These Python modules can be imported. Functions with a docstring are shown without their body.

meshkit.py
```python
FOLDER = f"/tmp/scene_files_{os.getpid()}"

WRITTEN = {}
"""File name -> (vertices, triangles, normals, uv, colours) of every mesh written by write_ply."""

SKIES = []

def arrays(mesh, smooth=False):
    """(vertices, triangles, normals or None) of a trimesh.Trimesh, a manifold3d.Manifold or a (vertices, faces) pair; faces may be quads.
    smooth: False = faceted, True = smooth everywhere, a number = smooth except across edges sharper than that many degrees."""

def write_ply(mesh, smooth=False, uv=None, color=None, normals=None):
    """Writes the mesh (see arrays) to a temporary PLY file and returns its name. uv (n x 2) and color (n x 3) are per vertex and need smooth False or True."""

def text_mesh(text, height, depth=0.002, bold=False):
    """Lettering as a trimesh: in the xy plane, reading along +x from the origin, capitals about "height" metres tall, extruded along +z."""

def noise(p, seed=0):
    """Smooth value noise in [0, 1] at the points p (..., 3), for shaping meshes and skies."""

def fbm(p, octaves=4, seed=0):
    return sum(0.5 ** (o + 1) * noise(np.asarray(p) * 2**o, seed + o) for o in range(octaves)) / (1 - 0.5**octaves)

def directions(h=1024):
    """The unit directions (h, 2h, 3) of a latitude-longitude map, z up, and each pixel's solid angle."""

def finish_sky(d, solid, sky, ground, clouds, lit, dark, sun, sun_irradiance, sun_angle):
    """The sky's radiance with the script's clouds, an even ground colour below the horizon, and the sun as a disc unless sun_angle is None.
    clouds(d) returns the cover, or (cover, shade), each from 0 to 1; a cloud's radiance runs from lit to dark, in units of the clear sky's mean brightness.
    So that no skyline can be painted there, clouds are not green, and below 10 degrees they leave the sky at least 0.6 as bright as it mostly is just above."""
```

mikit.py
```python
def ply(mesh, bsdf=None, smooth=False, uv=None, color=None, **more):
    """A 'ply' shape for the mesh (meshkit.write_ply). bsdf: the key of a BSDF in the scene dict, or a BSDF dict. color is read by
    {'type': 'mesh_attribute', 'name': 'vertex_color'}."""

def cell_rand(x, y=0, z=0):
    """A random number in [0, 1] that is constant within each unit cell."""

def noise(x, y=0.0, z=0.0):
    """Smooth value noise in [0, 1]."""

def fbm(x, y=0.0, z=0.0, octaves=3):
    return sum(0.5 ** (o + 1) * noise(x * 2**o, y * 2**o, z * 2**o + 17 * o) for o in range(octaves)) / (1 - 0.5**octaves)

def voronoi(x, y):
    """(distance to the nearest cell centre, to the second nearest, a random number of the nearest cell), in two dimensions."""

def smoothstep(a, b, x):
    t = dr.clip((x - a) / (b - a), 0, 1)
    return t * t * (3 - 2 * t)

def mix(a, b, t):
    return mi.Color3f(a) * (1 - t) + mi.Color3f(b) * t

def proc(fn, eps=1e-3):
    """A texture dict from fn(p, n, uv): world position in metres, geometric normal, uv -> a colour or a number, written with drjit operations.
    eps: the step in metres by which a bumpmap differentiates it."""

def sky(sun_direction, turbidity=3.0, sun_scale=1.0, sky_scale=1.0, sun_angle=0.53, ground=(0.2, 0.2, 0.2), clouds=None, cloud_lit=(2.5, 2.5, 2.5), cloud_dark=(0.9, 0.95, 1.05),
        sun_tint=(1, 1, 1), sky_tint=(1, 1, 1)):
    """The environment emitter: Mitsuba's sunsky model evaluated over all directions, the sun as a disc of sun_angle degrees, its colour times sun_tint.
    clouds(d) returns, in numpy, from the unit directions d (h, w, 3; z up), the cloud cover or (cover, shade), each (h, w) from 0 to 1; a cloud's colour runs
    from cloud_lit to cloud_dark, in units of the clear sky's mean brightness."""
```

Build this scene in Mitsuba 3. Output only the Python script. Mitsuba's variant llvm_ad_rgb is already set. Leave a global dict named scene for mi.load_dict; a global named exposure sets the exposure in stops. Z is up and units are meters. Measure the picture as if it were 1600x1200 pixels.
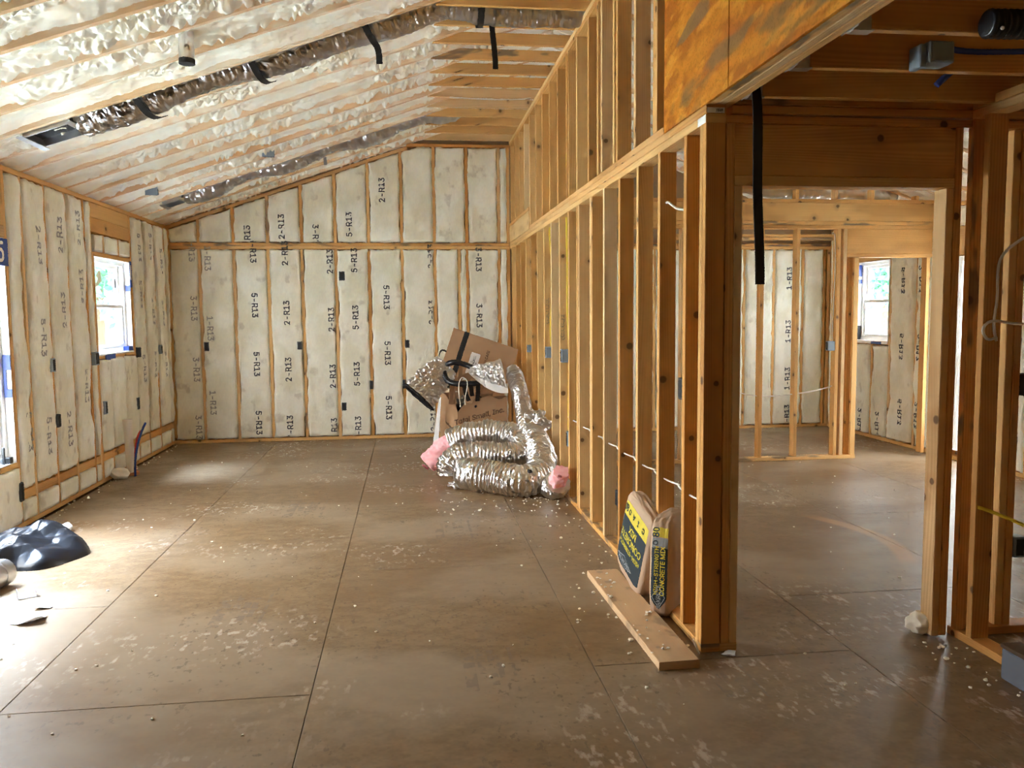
import math, numpy as np, trimesh, mitsuba as mi, drjit as dr
import mikit, meshkit
from shapely.geometry import Polygon

T = mi.ScalarTransform4f
scene, labels = {}, {}

# ------------------------------------------------------------------ camera, sky, exposure
YAW, PITCH, ROLL, FOC, EYE = 0.1242, -0.0843, -0.0093, 1290.0, 1.5496
_f = np.array([math.sin(YAW) * math.cos(PITCH), math.cos(YAW) * math.cos(PITCH), math.sin(PITCH)])
_r = np.array([math.cos(YAW), -math.sin(YAW), 0.0])
_u = np.cross(_r, _f)
_up = -math.sin(ROLL) * _r + math.cos(ROLL) * _u
scene['camera'] = {'type': 'perspective', 'fov_axis': 'x', 'fov': 2 * math.degrees(math.atan(800 / FOC)),
                   'near_clip': 0.05, 'far_clip': 400.0,
                   'to_world': T().look_at(origin=[0, 0, EYE], target=[float(v) for v in np.array([0, 0, EYE]) + _f], up=[float(v) for v in _up])}
exposure = 5.55
SUN = (-0.47, 0.06, 0.88)


def clouds(d):
    n = meshkit.fbm(d * 2.3 + 5, octaves=4)
    return np.clip(0.55 + (n - 0.35) * 2.5, 0, 1), np.clip((n - 0.5) * 1.2, 0, 0.5)


scene['sky'] = mikit.sky(SUN, turbidity=3.5, sun_scale=0.50, sun_angle=19.0, sun_tint=(0.50, 0.88, 1.75), ground=(0.3, 0.29, 0.27), clouds=clouds, cloud_lit=(4.5, 4.65, 4.7), sky_tint=(1.0, 1.0, 1.0))

# ------------------------------------------------------------------ registry
_count = {}


def key_for(name, parent=None):
    base = f'{parent}__{name}' if parent else name
    n = _count.get(base, 0)
    _count[base] = n + 1
    return base if n == 0 else f'{base}_{n:03d}'


def say(key, label=None, cat=None, group=None, kind=None):
    d = {k: v for k, v in (('label', label), ('category', cat), ('group', group), ('kind', kind)) if v}
    if d:
        labels[key] = {**labels.get(key, {}), **d}


def thing(name, label, cat, group=None, kind=None):
    k = key_for(name)
    say(k, label, cat, group, kind)
    return k


def put(name, mesh, bsdf, parent=None, smooth=False, uv=None, label=None, cat=None, group=None, kind=None):
    k = key_for(name, parent)
    scene[k] = mikit.ply(mesh, bsdf, smooth=smooth, uv=uv)
    say(k, label, cat, group, kind)
    return k


def structure(name, label):
    k = key_for(name)
    say(k, label, None, None, 'structure')
    return k


# ------------------------------------------------------------------ materials
N, FBM, SS, MIX, CR, VOR = mikit.noise, mikit.fbm, mikit.smoothstep, mikit.mix, mikit.cell_rand, mikit.voronoi


def pine_fn(p, n, uv):
    idn = dr.floor(uv.x / 10.0)
    u, v = uv.x - 10.0 * idn, uv.y
    tone = CR(idn, 3)
    tone2 = CR(idn, 5)
    warp = N(u * 9 + idn * 1.7, v * 1.1) * 0.05
    g = N((u + warp) * 150, v * 2.2, idn)
    rings = 0.5 + 0.5 * dr.sin((u + warp + 0.02 * N(v * 0.8, idn)) * 420 + 6 * N(u * 20, v * 0.7, idn))
    c = MIX((0.75, 0.475, 0.185), (0.65, 0.325, 0.085), tone)
    c = MIX(c, (0.74, 0.58, 0.35), 0.6 * SS(0.72, 1.0, tone2))
    c = MIX(c, mi.Color3f(c) * mi.Color3f(0.70, 0.58, 0.44), 0.40 * rings * SS(0.25, 0.75, N(u * 14, v * 0.5, idn)) + 0.18 * g)
    blot = FBM(u * 6, v * 1.3, idn)
    c = MIX(c, mi.Color3f(c) * mi.Color3f(0.80, 0.72, 0.62), SS(0.5, 0.75, blot))
    d1, d2, w = VOR(u * 4.5 + idn * 3.7, v * 4.5)
    kr = 0.055 + 0.065 * CR(idn, w * 50)
    knot = SS(1.0, 0.6, d1 / kr) * dr.select(w < 0.30, 1.0, 0.0)
    halo = SS(3.2, 1.0, d1 / kr) * dr.select(w < 0.30, 0.45, 0.0)
    c = MIX(c, (0.42, 0.20, 0.065), halo)
    c = MIX(c, (0.13, 0.055, 0.02), 0.9 * knot)
    mold = SS(0.52, 0.70, FBM(u * 16, v * 5, idn + 2)) * dr.select(tone2 < 0.07, 0.75, 0.0)
    return MIX(c, (0.13, 0.10, 0.075), mold)


def spray_fn(p, n, uv):
    c = pine_fn(p, n, uv)
    s = SS(0.32, 0.62, FBM(p.x * 1.6, p.y * 5, p.z * 4)) * (0.35 + 0.65 * SS(0.3, 0.6, N(p.x * 14, p.y * 30, p.z * 14)))
    return MIX(MIX(c, (0.80, 0.62, 0.43), 0.45), (0.88, 0.80, 0.66), 0.75 * s)


def osb_fn(p, n, uv):
    fine = FBM(p.x * 70, p.y * 70, 2.0, octaves=2)
    mid = FBM(p.x * 14, p.y * 22, 6.0, octaves=4)
    b = MIX((0.168, 0.104, 0.052), (0.235, 0.157, 0.084), 0.55 * fine + 0.45 * SS(0.3, 0.7, mid))
    big = FBM(p.x * 0.8 + 11, p.y * 0.8, octaves=4)
    b = MIX(b, (0.18, 0.103, 0.047), 0.6 * SS(0.46, 0.64, big))
    dust = FBM(p.x * 1.0 + 31, p.y * 1.5, octaves=5)
    b = MIX(b, (0.30, 0.232, 0.158), 0.6 * SS(0.42, 0.70, dust))
    scuff = SS(0.56, 0.80, FBM(p.x * 40, p.y * 22, 3.0, octaves=4)) * SS(0.52, 0.72, FBM(p.x * 1.3, p.y * 1.9, 8.0))
    b = MIX(b, (0.56, 0.50, 0.43), 0.5 * scuff)
    dark = SS(0.66, 0.80, FBM(p.x * 46 + 5, p.y * 30, 1.0, octaves=4)) * SS(0.4, 0.6, N(p.x * 2.1, p.y * 2.1, 5.0))
    b = MIX(b, (0.12, 0.08, 0.05), 0.55 * dark)
    # rusty water stain left by a hose in the back room
    ax = 3.02 + 0.17 * dr.sin((p.y - 4.6) * 2.6)
    st = SS(0.085, 0.03, dr.abs(p.x - ax)) * SS(4.55, 4.75, p.y) * SS(5.95, 5.7, p.y)
    return MIX(b, (0.42, 0.22, 0.07), 0.55 * st)


def batt_fn(p, n, uv):
    m = FBM(p.x * 5 + p.y * 5, p.z * 4, 2.0, octaves=4)
    f = N(p.x * 70 + p.y * 70, p.z * 40)
    c = MIX((0.83, 0.80, 0.645), (0.92, 0.90, 0.78), SS(0.3, 0.7, m))
    c = MIX(c, mi.Color3f(c) * 0.88, 0.5 * f)
    dirt = SS(0.66, 0.85, FBM(p.x * 9 + p.y * 9, p.z * 7, 7.0, octaves=4))
    return MIX(c, (0.45, 0.40, 0.29), 0.45 * dirt)


def foam_fn(p, n, uv):
    m = FBM(p.x * 6, p.y * 9, 1.0, octaves=3)
    c = MIX((0.95, 0.93, 0.83), (0.94, 0.87, 0.74), SS(0.45, 0.75, m))
    return c


def lvl_fn(p, n, uv):
    a = p.z + 0.12 * p.y
    b = p.y
    m = FBM(a * 14, b * 5, 3.0, octaves=4)
    c = MIX((0.53, 0.185, 0.016), (0.41, 0.115, 0.012), SS(0.35, 0.6, m))
    c = MIX(c, (0.60, 0.25, 0.028), SS(0.52, 0.75, FBM(a * 22 + 9, b * 7, 5.0, octaves=3)))
    s = SS(0.60, 0.72, FBM(b * 2.2 + 3, a * 7, 9.0, octaves=4))
    c = MIX(c, (0.20, 0.125, 0.055), 0.75 * s)
    return MIX(c, mi.Color3f(c) * 0.7, 0.5 * SS(0.6, 0.8, N(p.y * 120, p.z * 120, 1.0)))


def card_fn(p, n, uv):
    m = FBM(p.x * 8, p.y * 8, p.z * 8)
    return MIX((0.47, 0.29, 0.165), (0.40, 0.235, 0.125), m)


def ground_fn(p, n, uv):
    m = FBM(p.x * 0.4, p.y * 0.4, octaves=4)
    return MIX((0.62, 0.62, 0.58), (0.38, 0.44, 0.30), SS(0.52, 0.66, m))


def leaf_fn(p, n, uv):
    m = N(p.x * 5, p.y * 5, p.z * 5)
    return MIX((0.05, 0.20, 0.11), (0.14, 0.36, 0.22), m)


def foil_rough(p, n, uv):
    return 0.07 + 0.13 * FBM(p.x * 30, p.y * 30, p.z * 30)


def mat(name, color, rough=0.6, spec=0.4, metal=0.0, bump=None, bscale=1.0, **kw):
    c = mikit.proc(color) if callable(color) else {'type': 'rgb', 'value': list(color)}
    r = mikit.proc(rough) if callable(rough) else float(rough)
    b = {'type': 'principled', 'base_color': c, 'roughness': r, 'specular': spec, 'metallic': metal, **kw}
    if bump:
        b = {'type': 'bumpmap', 'arbitrary': mikit.proc(bump, 2e-3), 'scale': bscale, 'bsdf': b}
    scene[name] = {'type': 'twosided', 'bsdf': b}
    return name


PINE = mat('pine_material', pine_fn, 0.55, 0.35)
SPRAY = mat('sprayed_pine_material', spray_fn, 0.5, 0.4)
OSB = mat('subfloor_material', osb_fn, 0.42, 0.32)
BATT = mat('fibreglass_material', batt_fn, 0.95, 0.1, bump=lambda p, n, uv: FBM(p.x * 45 + p.y * 45, p.z * 35, octaves=3), bscale=0.006)
FOAM = mat('foam_material', foam_fn, 0.24, 0.7, bump=lambda p, n, uv: FBM(p.x * 34, p.y * 40, 1.0, octaves=3), bscale=0.012)
LVL = mat('beam_material', lvl_fn, 0.75, 0.15)
CARD = mat('cardboard_material', card_fn, 0.8, 0.2)
FOIL = mat('foil_material', (0.76, 0.75, 0.74), foil_rough, 0.5, 1.0, bump=lambda p, n, uv: FBM(p.x * 26, p.y * 26, p.z * 26, octaves=3), bscale=0.014)
DUCTFOIL = mat('duct_jacket_material', (0.56, 0.57, 0.60), lambda p, n, uv: 0.11 + 0.14 * FBM(p.x * 30, p.y * 30, p.z * 30), 0.5, 1.0, bump=lambda p, n, uv: FBM(p.x * 20, p.y * 40, p.z * 20, octaves=3), bscale=0.010)
STEEL = mat('galvanized_material', (0.62, 0.64, 0.67), 0.32, 0.5, 1.0)
PINK = mat('pink_fibre_material', lambda p, n, uv: MIX((0.86, 0.36, 0.38), (0.92, 0.55, 0.55), N(p.x * 40, p.y * 40, p.z * 40)), 0.95, 0.1)
BLACK = mat('black_material', (0.012, 0.012, 0.013), 0.55, 0.4)
TARP = mat('black_plastic_material', (0.010, 0.011, 0.014), 0.28, 0.55)
INK = mat('ink_material', (0.06, 0.055, 0.06), 0.9, 0.1)
FADED = mat('faded_ink_material', (0.34, 0.32, 0.29), 0.9, 0.1)
CARDINK = mat('carton_ink_material', (0.12, 0.06, 0.035), 0.9, 0.1)
BOXGREY = mat('box_plastic_material', (0.24, 0.29, 0.34), 0.5, 0.4)
BOXDARK = mat('dark_box_material', (0.045, 0.05, 0.055), 0.5, 0.4)
WHITE = mat('white_vinyl_material', (0.86, 0.87, 0.87), 0.4, 0.5)
PAPER = mat('white_paper_material', (0.85, 0.84, 0.82), 0.8, 0.2)
TAPEBLUE = mat('blue_tape_material', (0.02, 0.055, 0.30), 0.35, 0.5)
YELLOW = mat('yellow_cable_material', (0.80, 0.58, 0.04), 0.45, 0.4)
WIRE = mat('white_cable_material', (0.80, 0.76, 0.68), 0.45, 0.4)
REDP = mat('red_tube_material', (0.55, 0.03, 0.02), 0.4, 0.4)
BLUEP = mat('blue_tube_material', (0.025, 0.05, 0.22), 0.4, 0.4)
PVC = mat('pvc_material', (0.82, 0.76, 0.66), 0.4, 0.5)
SACK = mat('kraft_paper_material', lambda p, n, uv: MIX((0.50, 0.36, 0.25), (0.42, 0.29, 0.19), FBM(p.x * 12, p.y * 12, p.z * 12)), 0.8, 0.2)
SACKBLK = mat('sack_print_dark_material', (0.022, 0.034, 0.042), 0.6, 0.3)
SACKYEL = mat('sack_print_yellow_material', (0.66, 0.54, 0.06), 0.6, 0.3)
GREYBLK = mat('grey_block_material', (0.13, 0.145, 0.17), 0.6, 0.3)
DARKWOOD = mat('dark_wood_material', (0.10, 0.06, 0.035), 0.8, 0.2)
BARK = mat('bark_material', (0.12, 0.09, 0.06), 0.9, 0.1)
GROUND = mat('ground_material', ground_fn, 0.95, 0.1)
CHIP = mat('foam_chip_material', (0.88, 0.83, 0.70), 0.8, 0.2)
SHEATH = mat('sheathing_material', (0.34, 0.22, 0.12), 0.8, 0.2)
scene['leaf_material'] = {'type': 'twosided', 'bsdf': {'type': 'principled', 'base_color': mikit.proc(leaf_fn), 'roughness': 0.6, 'specular': 0.2}}
LEAF = 'leaf_material'
scene['pane_material'] = {'type': 'thindielectric'}
PANE = 'pane_material'

# ------------------------------------------------------------------ mesh helpers
_bid = [0]


def board(lo, hi, axis, ch=0.003, jitter=True):
    """A lumber piece between the corners lo and hi, grain along axis. Returns ((V, F), UV)."""
    lo, hi = np.array(lo, float), np.array(hi, float)
    a = 'xyz'.index(axis)
    b, c = (a + 1) % 3, (a + 2) % 3
    _bid[0] += 1
    L, B, C = hi[a] - lo[a], hi[b] - lo[b], hi[c] - lo[c]
    ch = min(ch, B * 0.2, C * 0.2)
    P = np.array([[ch, 0], [B - ch, 0], [B, ch], [B, C - ch], [B - ch, C], [ch, C], [0, C - ch], [0, ch]])
    per = np.concatenate([[0], np.cumsum(np.linalg.norm(np.roll(P, -1, 0) - P, axis=1))])
    u0, v0 = 10.0 * _bid[0] + 0.5, (_bid[0] * 1.37) % 7
    V, F, UV = [], [], []
    for i in range(8):
        j = (i + 1) % 8
        k = len(V)
        for (q, t, uu) in ((P[i], 0, per[i]), (P[j], 0, per[i + 1]), (P[j], L, per[i + 1]), (P[i], L, per[i])):
            w = np.zeros(3)
            w[a], w[b], w[c] = lo[a] + t, lo[b] + q[0], lo[c] + q[1]
            V.append(w)
            UV.append((u0 + uu, v0 + t))
        F += [(k, k + 1, k + 2), (k, k + 2, k + 3)]
    for t in (0, L):
        k = len(V)
        for q in P:
            w = np.zeros(3)
            w[a], w[b], w[c] = lo[a] + t, lo[b] + q[0], lo[c] + q[1]
            V.append(w)
            UV.append((u0 + q[0], v0 + t + q[1] * 0.1))
        for i in range(1, 7):
            F.append((k, k + i, k + i + 1) if t else (k, k + i + 1, k + i))
    V, F = np.array(V), np.array(F)
    return (V, F), np.array(UV)


def lumber(name, parent, lo, hi, axis, m=None, xf=None, **kw):
    (V, F), UV = board(lo, hi, axis)
    if xf is not None:
        V = xf(V)
    return put(name, (V, F), m or PINE, parent, uv=UV, **kw)


def box(lo, hi, bevel=0.0):
    lo, hi = np.array(lo, float), np.array(hi, float)
    if bevel <= 0:
        m = trimesh.creation.box(hi - lo)
        m.apply_translation((lo + hi) / 2)
        return m
    pts = []
    for i in range(8):
        s = np.array([(i >> k) & 1 for k in range(3)])
        for k in range(3):
            q = np.where(s, hi - bevel, lo + bevel)
            q[k] = hi[k] if s[k] else lo[k]
            pts.append(q)
    return trimesh.Trimesh(*[np.array(x) for x in (lambda h: (h.vertices, h.faces))(trimesh.convex.convex_hull(np.array(pts)))], process=False)


def cat(*ms):
    return trimesh.util.concatenate([m if isinstance(m, trimesh.Trimesh) else trimesh.Trimesh(m[0], m[1], process=False) for m in ms])


def smooth_path(pts, n):
    from scipy.interpolate import CubicSpline
    p = np.array(pts, float)
    d = np.concatenate([[0], np.cumsum(np.linalg.norm(np.diff(p, axis=0), axis=1) ** 0.7)])
    return CubicSpline(d, p)(np.linspace(0, d[-1], n))


def tube(pts, r, n=60, sides=10, ribs=0.0, period=0.045, wrinkle=0.0, seed=0, caps=True, squash=1.0, raw=False):
    p = np.array(pts, float) if raw else smooth_path(pts, n)
    n = len(p)
    t = np.gradient(p, axis=0)
    t /= np.linalg.norm(t, axis=1, keepdims=True) + 1e-12
    ref = np.array([0.13, 0.21, 0.97]) if abs(t[:, 2]).mean() < 0.8 else np.array([0.97, 0.1, 0.2])
    A = []
    a = np.cross(t[0], ref)
    for i in range(n):
        a = a - t[i] * (a @ t[i])
        a /= np.linalg.norm(a) + 1e-12
        A.append(a.copy())
    A = np.array(A)
    Bv = np.cross(t, A)
    ang = np.arange(sides) * 2 * np.pi / sides
    s = np.concatenate([[0], np.cumsum(np.linalg.norm(np.diff(p, axis=0), axis=1))])
    rr = np.broadcast_to(np.asarray(r, float), (n,))[:, None] * np.ones(sides)
    if ribs:
        rr = rr + ribs * (np.abs(np.sin(np.pi * s / period))[:, None] - 0.6)
    dirs = np.cos(ang)[None, :, None] * A[:, None] + np.sin(ang)[None, :, None] * Bv[:, None]
    if wrinkle:
        q = p[:, None] + dirs * rr[..., None]
        sc = np.stack([s[:, None] * 22 + 0 * ang, 3 * np.cos(ang)[None] + 0 * s[:, None], 3 * np.sin(ang)[None] + 0 * s[:, None]], -1)
        rr = rr + wrinkle * (meshkit.fbm(sc + 3, 3, seed) - 0.5) * 2 + wrinkle * 0.8 * (meshkit.noise(q * 9 + 1, seed + 5) - 0.5) + wrinkle * 1.1 * crumple(np.stack([s[:, None] + 0 * ang, 0.09 * np.cos(ang)[None] + 0 * s[:, None], 0.09 * np.sin(ang)[None] + 0 * s[:, None]], -1), seed, 13.0)
    off = dirs * rr[..., None]
    off[..., 2] *= squash
    V = (p[:, None] + off).reshape(-1, 3)
    i, j = np.meshgrid(np.arange(n - 1), np.arange(sides), indexing='ij')
    q = np.stack([i * sides + j, i * sides + (j + 1) % sides, (i + 1) * sides + (j + 1) % sides, (i + 1) * sides + j], -1).reshape(-1, 4)
    F = np.vstack([q[:, [0, 1, 2]], q[:, [0, 2, 3]]])
    if caps:
        V = np.vstack([V, p[:1], p[-1:]])
        k = np.arange(sides)
        F = np.vstack([F, np.stack([k * 0 + n * sides, (k + 1) % sides, k], 1), np.stack([k * 0 + n * sides + 1, (n - 1) * sides + k, (n - 1) * sides + (k + 1) % sides], 1)])
    return trimesh.Trimesh(V, F, process=False)


def crumple(P, seed, freq=8.0, n=7):
    """Sharp folds, like crushed foil or sheeting: a sum of triangle waves along warped random directions, about -0.5 to 0.5."""
    rng = np.random.default_rng(seed)
    P = np.asarray(P, float)
    out = 0
    for k in range(n):
        d = rng.normal(size=3)
        d /= np.linalg.norm(d)
        f = freq * rng.uniform(0.6, 1.7)
        w = (P @ d) * f + rng.random() + 0.8 * meshkit.noise(P * freq * 0.35 + k, seed + k)
        out = out + np.abs((w % 1.0) - 0.5) * (freq / f)
    return out / n * 2 - 0.5


def ribbon(pts, width_dir, w, t=0.002, n=24):
    """A strap of width w along the path."""
    p = smooth_path(pts, n)
    tg = np.gradient(p, axis=0)
    tg /= np.linalg.norm(tg, axis=1, keepdims=True) + 1e-12
    wd = np.array(width_dir, float)
    wd = wd - tg * (tg @ wd)[:, None]
    wd /= np.linalg.norm(wd, axis=1, keepdims=True) + 1e-12
    nd = np.cross(tg, wd)
    ring = np.stack([p + wd * w / 2 + nd * t / 2, p - wd * w / 2 + nd * t / 2, p - wd * w / 2 - nd * t / 2, p + wd * w / 2 - nd * t / 2], 1)
    V = ring.reshape(-1, 3)
    i, j = np.meshgrid(np.arange(n - 1), np.arange(4), indexing='ij')
    q = np.stack([i * 4 + j, i * 4 + (j + 1) % 4, (i + 1) * 4 + (j + 1) % 4, (i + 1) * 4 + j], -1).reshape(-1, 4)
    F = np.vstack([q[:, [0, 1, 2]], q[:, [0, 2, 3]], [[0, 2, 1], [0, 3, 2]], [[4 * n - 4, 4 * n - 3, 4 * n - 2], [4 * n - 4, 4 * n - 2, 4 * n - 1]]])
    return trimesh.Trimesh(V, F, process=False)


def oriented(V, F, M):
    """Maps local (s, h, d) coordinates with M; flips the faces if M mirrors."""
    W = M(np.asarray(V, float))
    e = M(np.array([[0, 0, 0], [1, 0, 0], [0, 1, 0], [0, 0, 1.0]]))
    det = np.linalg.det(np.array([e[1] - e[0], e[2] - e[0], e[3] - e[0]]))
    return W, (F if det > 0 else F[:, ::-1])


_text = {}


def text(s, h, bold=False):
    k = (s, h, bold)
    if k not in _text:
        m = meshkit.text_mesh(s, h, 0.0012, bold)
        m.apply_translation([-(m.bounds[0][0] + m.bounds[1][0]) / 2, -(m.bounds[0][1] + m.bounds[1][1]) / 2, 0])
        _text[k] = m
    return _text[k]


def grid_faces(a, b):
    i, j = np.meshgrid(np.arange(a - 1), np.arange(b - 1), indexing='ij')
    q = np.stack([i * b + j, (i + 1) * b + j, (i + 1) * b + j + 1, i * b + j + 1], -1).reshape(-1, 4)
    return np.vstack([q[:, [0, 1, 2]], q[:, [0, 2, 3]]])


def batt(W, H, top=None, over=0.0, rag=0.006, bulge=0.02, base=0.0, seed=0, step=0.03, gouge=0.0):
    """A fibreglass batt: bulging face with ragged edges. Local coordinates (s across, h up, d out of the wall)."""
    ns, nh = max(9, int(W / 0.022)), max(6, int(H / step))
    t, q = np.meshgrid(np.linspace(0, 1, ns), np.linspace(0, 1, nh), indexing='ij')
    rng = np.random.default_rng(seed)
    h1 = q * H
    z0 = np.zeros_like(h1)

    def edge(k):
        e = over + rag * 2 * (meshkit.fbm(np.stack([h1 * 9, z0 + k * 7.3, z0 + seed], -1), 4, seed) - 0.5) * 2
        if gouge:
            e = e - gouge * np.clip((meshkit.noise(np.stack([h1 * 2.2, z0 + k * 3.1, z0 + seed * 1.3], -1), seed + 9) - 0.62) * 3.5, 0, 1)
        return e
    s = -edge(1) + t * (W + edge(1) + edge(2))
    Ht = H + z0 if top is None else top(np.clip(s, 0, W))
    h = q * Ht
    h = h + (q > 0.99) * rag * (meshkit.noise(np.stack([s * 30, z0, z0 + seed], -1), seed) - 0.8) * 2 + (q < 0.01) * rag * meshkit.noise(np.stack([s * 30, z0 + 5, z0 + seed], -1), seed) * 1.5
    ed = np.minimum(np.minimum(t, 1 - t) * W, np.minimum(h, Ht - h)) / 0.04
    prof = 1 - (1 - np.clip(ed, 0, 1)) ** 2
    lum = meshkit.fbm(np.stack([s * 7, h * 4, z0 + seed * 3.3], -1), 4, seed + 2) - 0.5
    fine = meshkit.fbm(np.stack([s * 28, h * 20, z0 + seed], -1), 2, seed + 4) - 0.5
    crease = np.exp(-((h - 1.22 - 0.02 * rng.random()) / 0.012) ** 2) * 0.006 * (H > 1.6)
    d = base + (bulge + 0.040 * lum * (bulge > 0.005)) * prof + 0.018 * fine * prof - crease + 0.002
    V = np.stack([s, h, d], -1).reshape(-1, 3)
    F = grid_faces(ns, nh)
    loop = [i * nh for i in range(ns)] + [(ns - 1) * nh + j for j in range(1, nh)] + [i * nh + nh - 1 for i in range(ns - 2, -1, -1)] + [j for j in range(nh - 2, 0, -1)]
    loop = np.array(loop)
    back = V[loop].copy()
    back[:, 0] = np.clip(back[:, 0], 0.004, W - 0.004)
    back[:, 2] = -0.055
    k = np.arange(len(loop))
    k2 = (k + 1) % len(loop)
    n0 = len(V)
    F = np.vstack([F, np.stack([loop[k], n0 + k, n0 + k2], 1), np.stack([loop[k], n0 + k2, loop[k2]], 1)])
    V = np.vstack([V, back])

    def depth(x, y):
        ti = np.clip(x / W * (ns - 1), 0, ns - 1.001)
        yi = np.clip(y / H * (nh - 1), 0, nh - 1.001)
        i, j = ti.astype(int), yi.astype(int)
        fi, fj = ti - i, yi - j
        return (d[i, j] * (1 - fi) * (1 - fj) + d[i + 1, j] * fi * (1 - fj) + d[i, j + 1] * (1 - fi) * fj + d[i + 1, j + 1] * fi * fj)
    return V, F, depth


def batt_on(parent, M, W, H, prints=(), **kw):
    """prints: (s, h, text, turn, faded) with turn +1 reading up, -1 reading down."""
    V, F, depth = batt(W, H, **kw)
    k = put('insulation_batt', oriented(V, F, M), BATT, parent, smooth=True)
    for (s, h, txt, turn, faded) in prints:
        m = text(txt, 0.070, True)
        v = m.vertices.copy()
        xy = np.stack([-v[:, 1], v[:, 0]], 1) if turn > 0 else np.stack([v[:, 1], -v[:, 0]], 1)
        xy = xy + [s, h]
        vv = np.column_stack([xy, v[:, 2] + depth(np.clip(xy[:, 0], 0, W), np.clip(xy[:, 1], 0, H)) + 0.0025])
        if xy[:, 0].max() > W - 0.01 or xy[:, 0].min() < 0.01 or xy[:, 1].min() < 0.01:
            keep = (xy[:, 0] < W - 0.008) & (xy[:, 0] > 0.008) & (xy[:, 1] > 0.012)
            f = m.faces[keep[m.faces].all(1)]
        else:
            f = m.faces
        put('print', oriented(vv, f, M), FADED if faded else INK, k)
    return k


# ------------------------------------------------------------------ dimensions (metres)
XL, XR, YF, YP = -2.870, 1.298, 10.483, 3.524      # left wall, stud wall room face, far wall, near end of the stud wall
XE = 5.60                                          # right outer wall
YN = -5.0                                          # wall behind the camera
G = 0.4064                                         # stud grid
ZP = 2.447                                         # top of the double plates
SL, Z0 = 0.340, 2.650                              # roof slope and rafter bottom at the left wall
XRIDGE = (XL + XE) / 2
JY = 5.984                                         # a ceiling tie's far face; the grid of ties
JZ = 3.700


def zr(x):
    x = np.asarray(x, float)
    return Z0 + SL * (np.where(x < XRIDGE, x - XL, XE - x))


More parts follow.
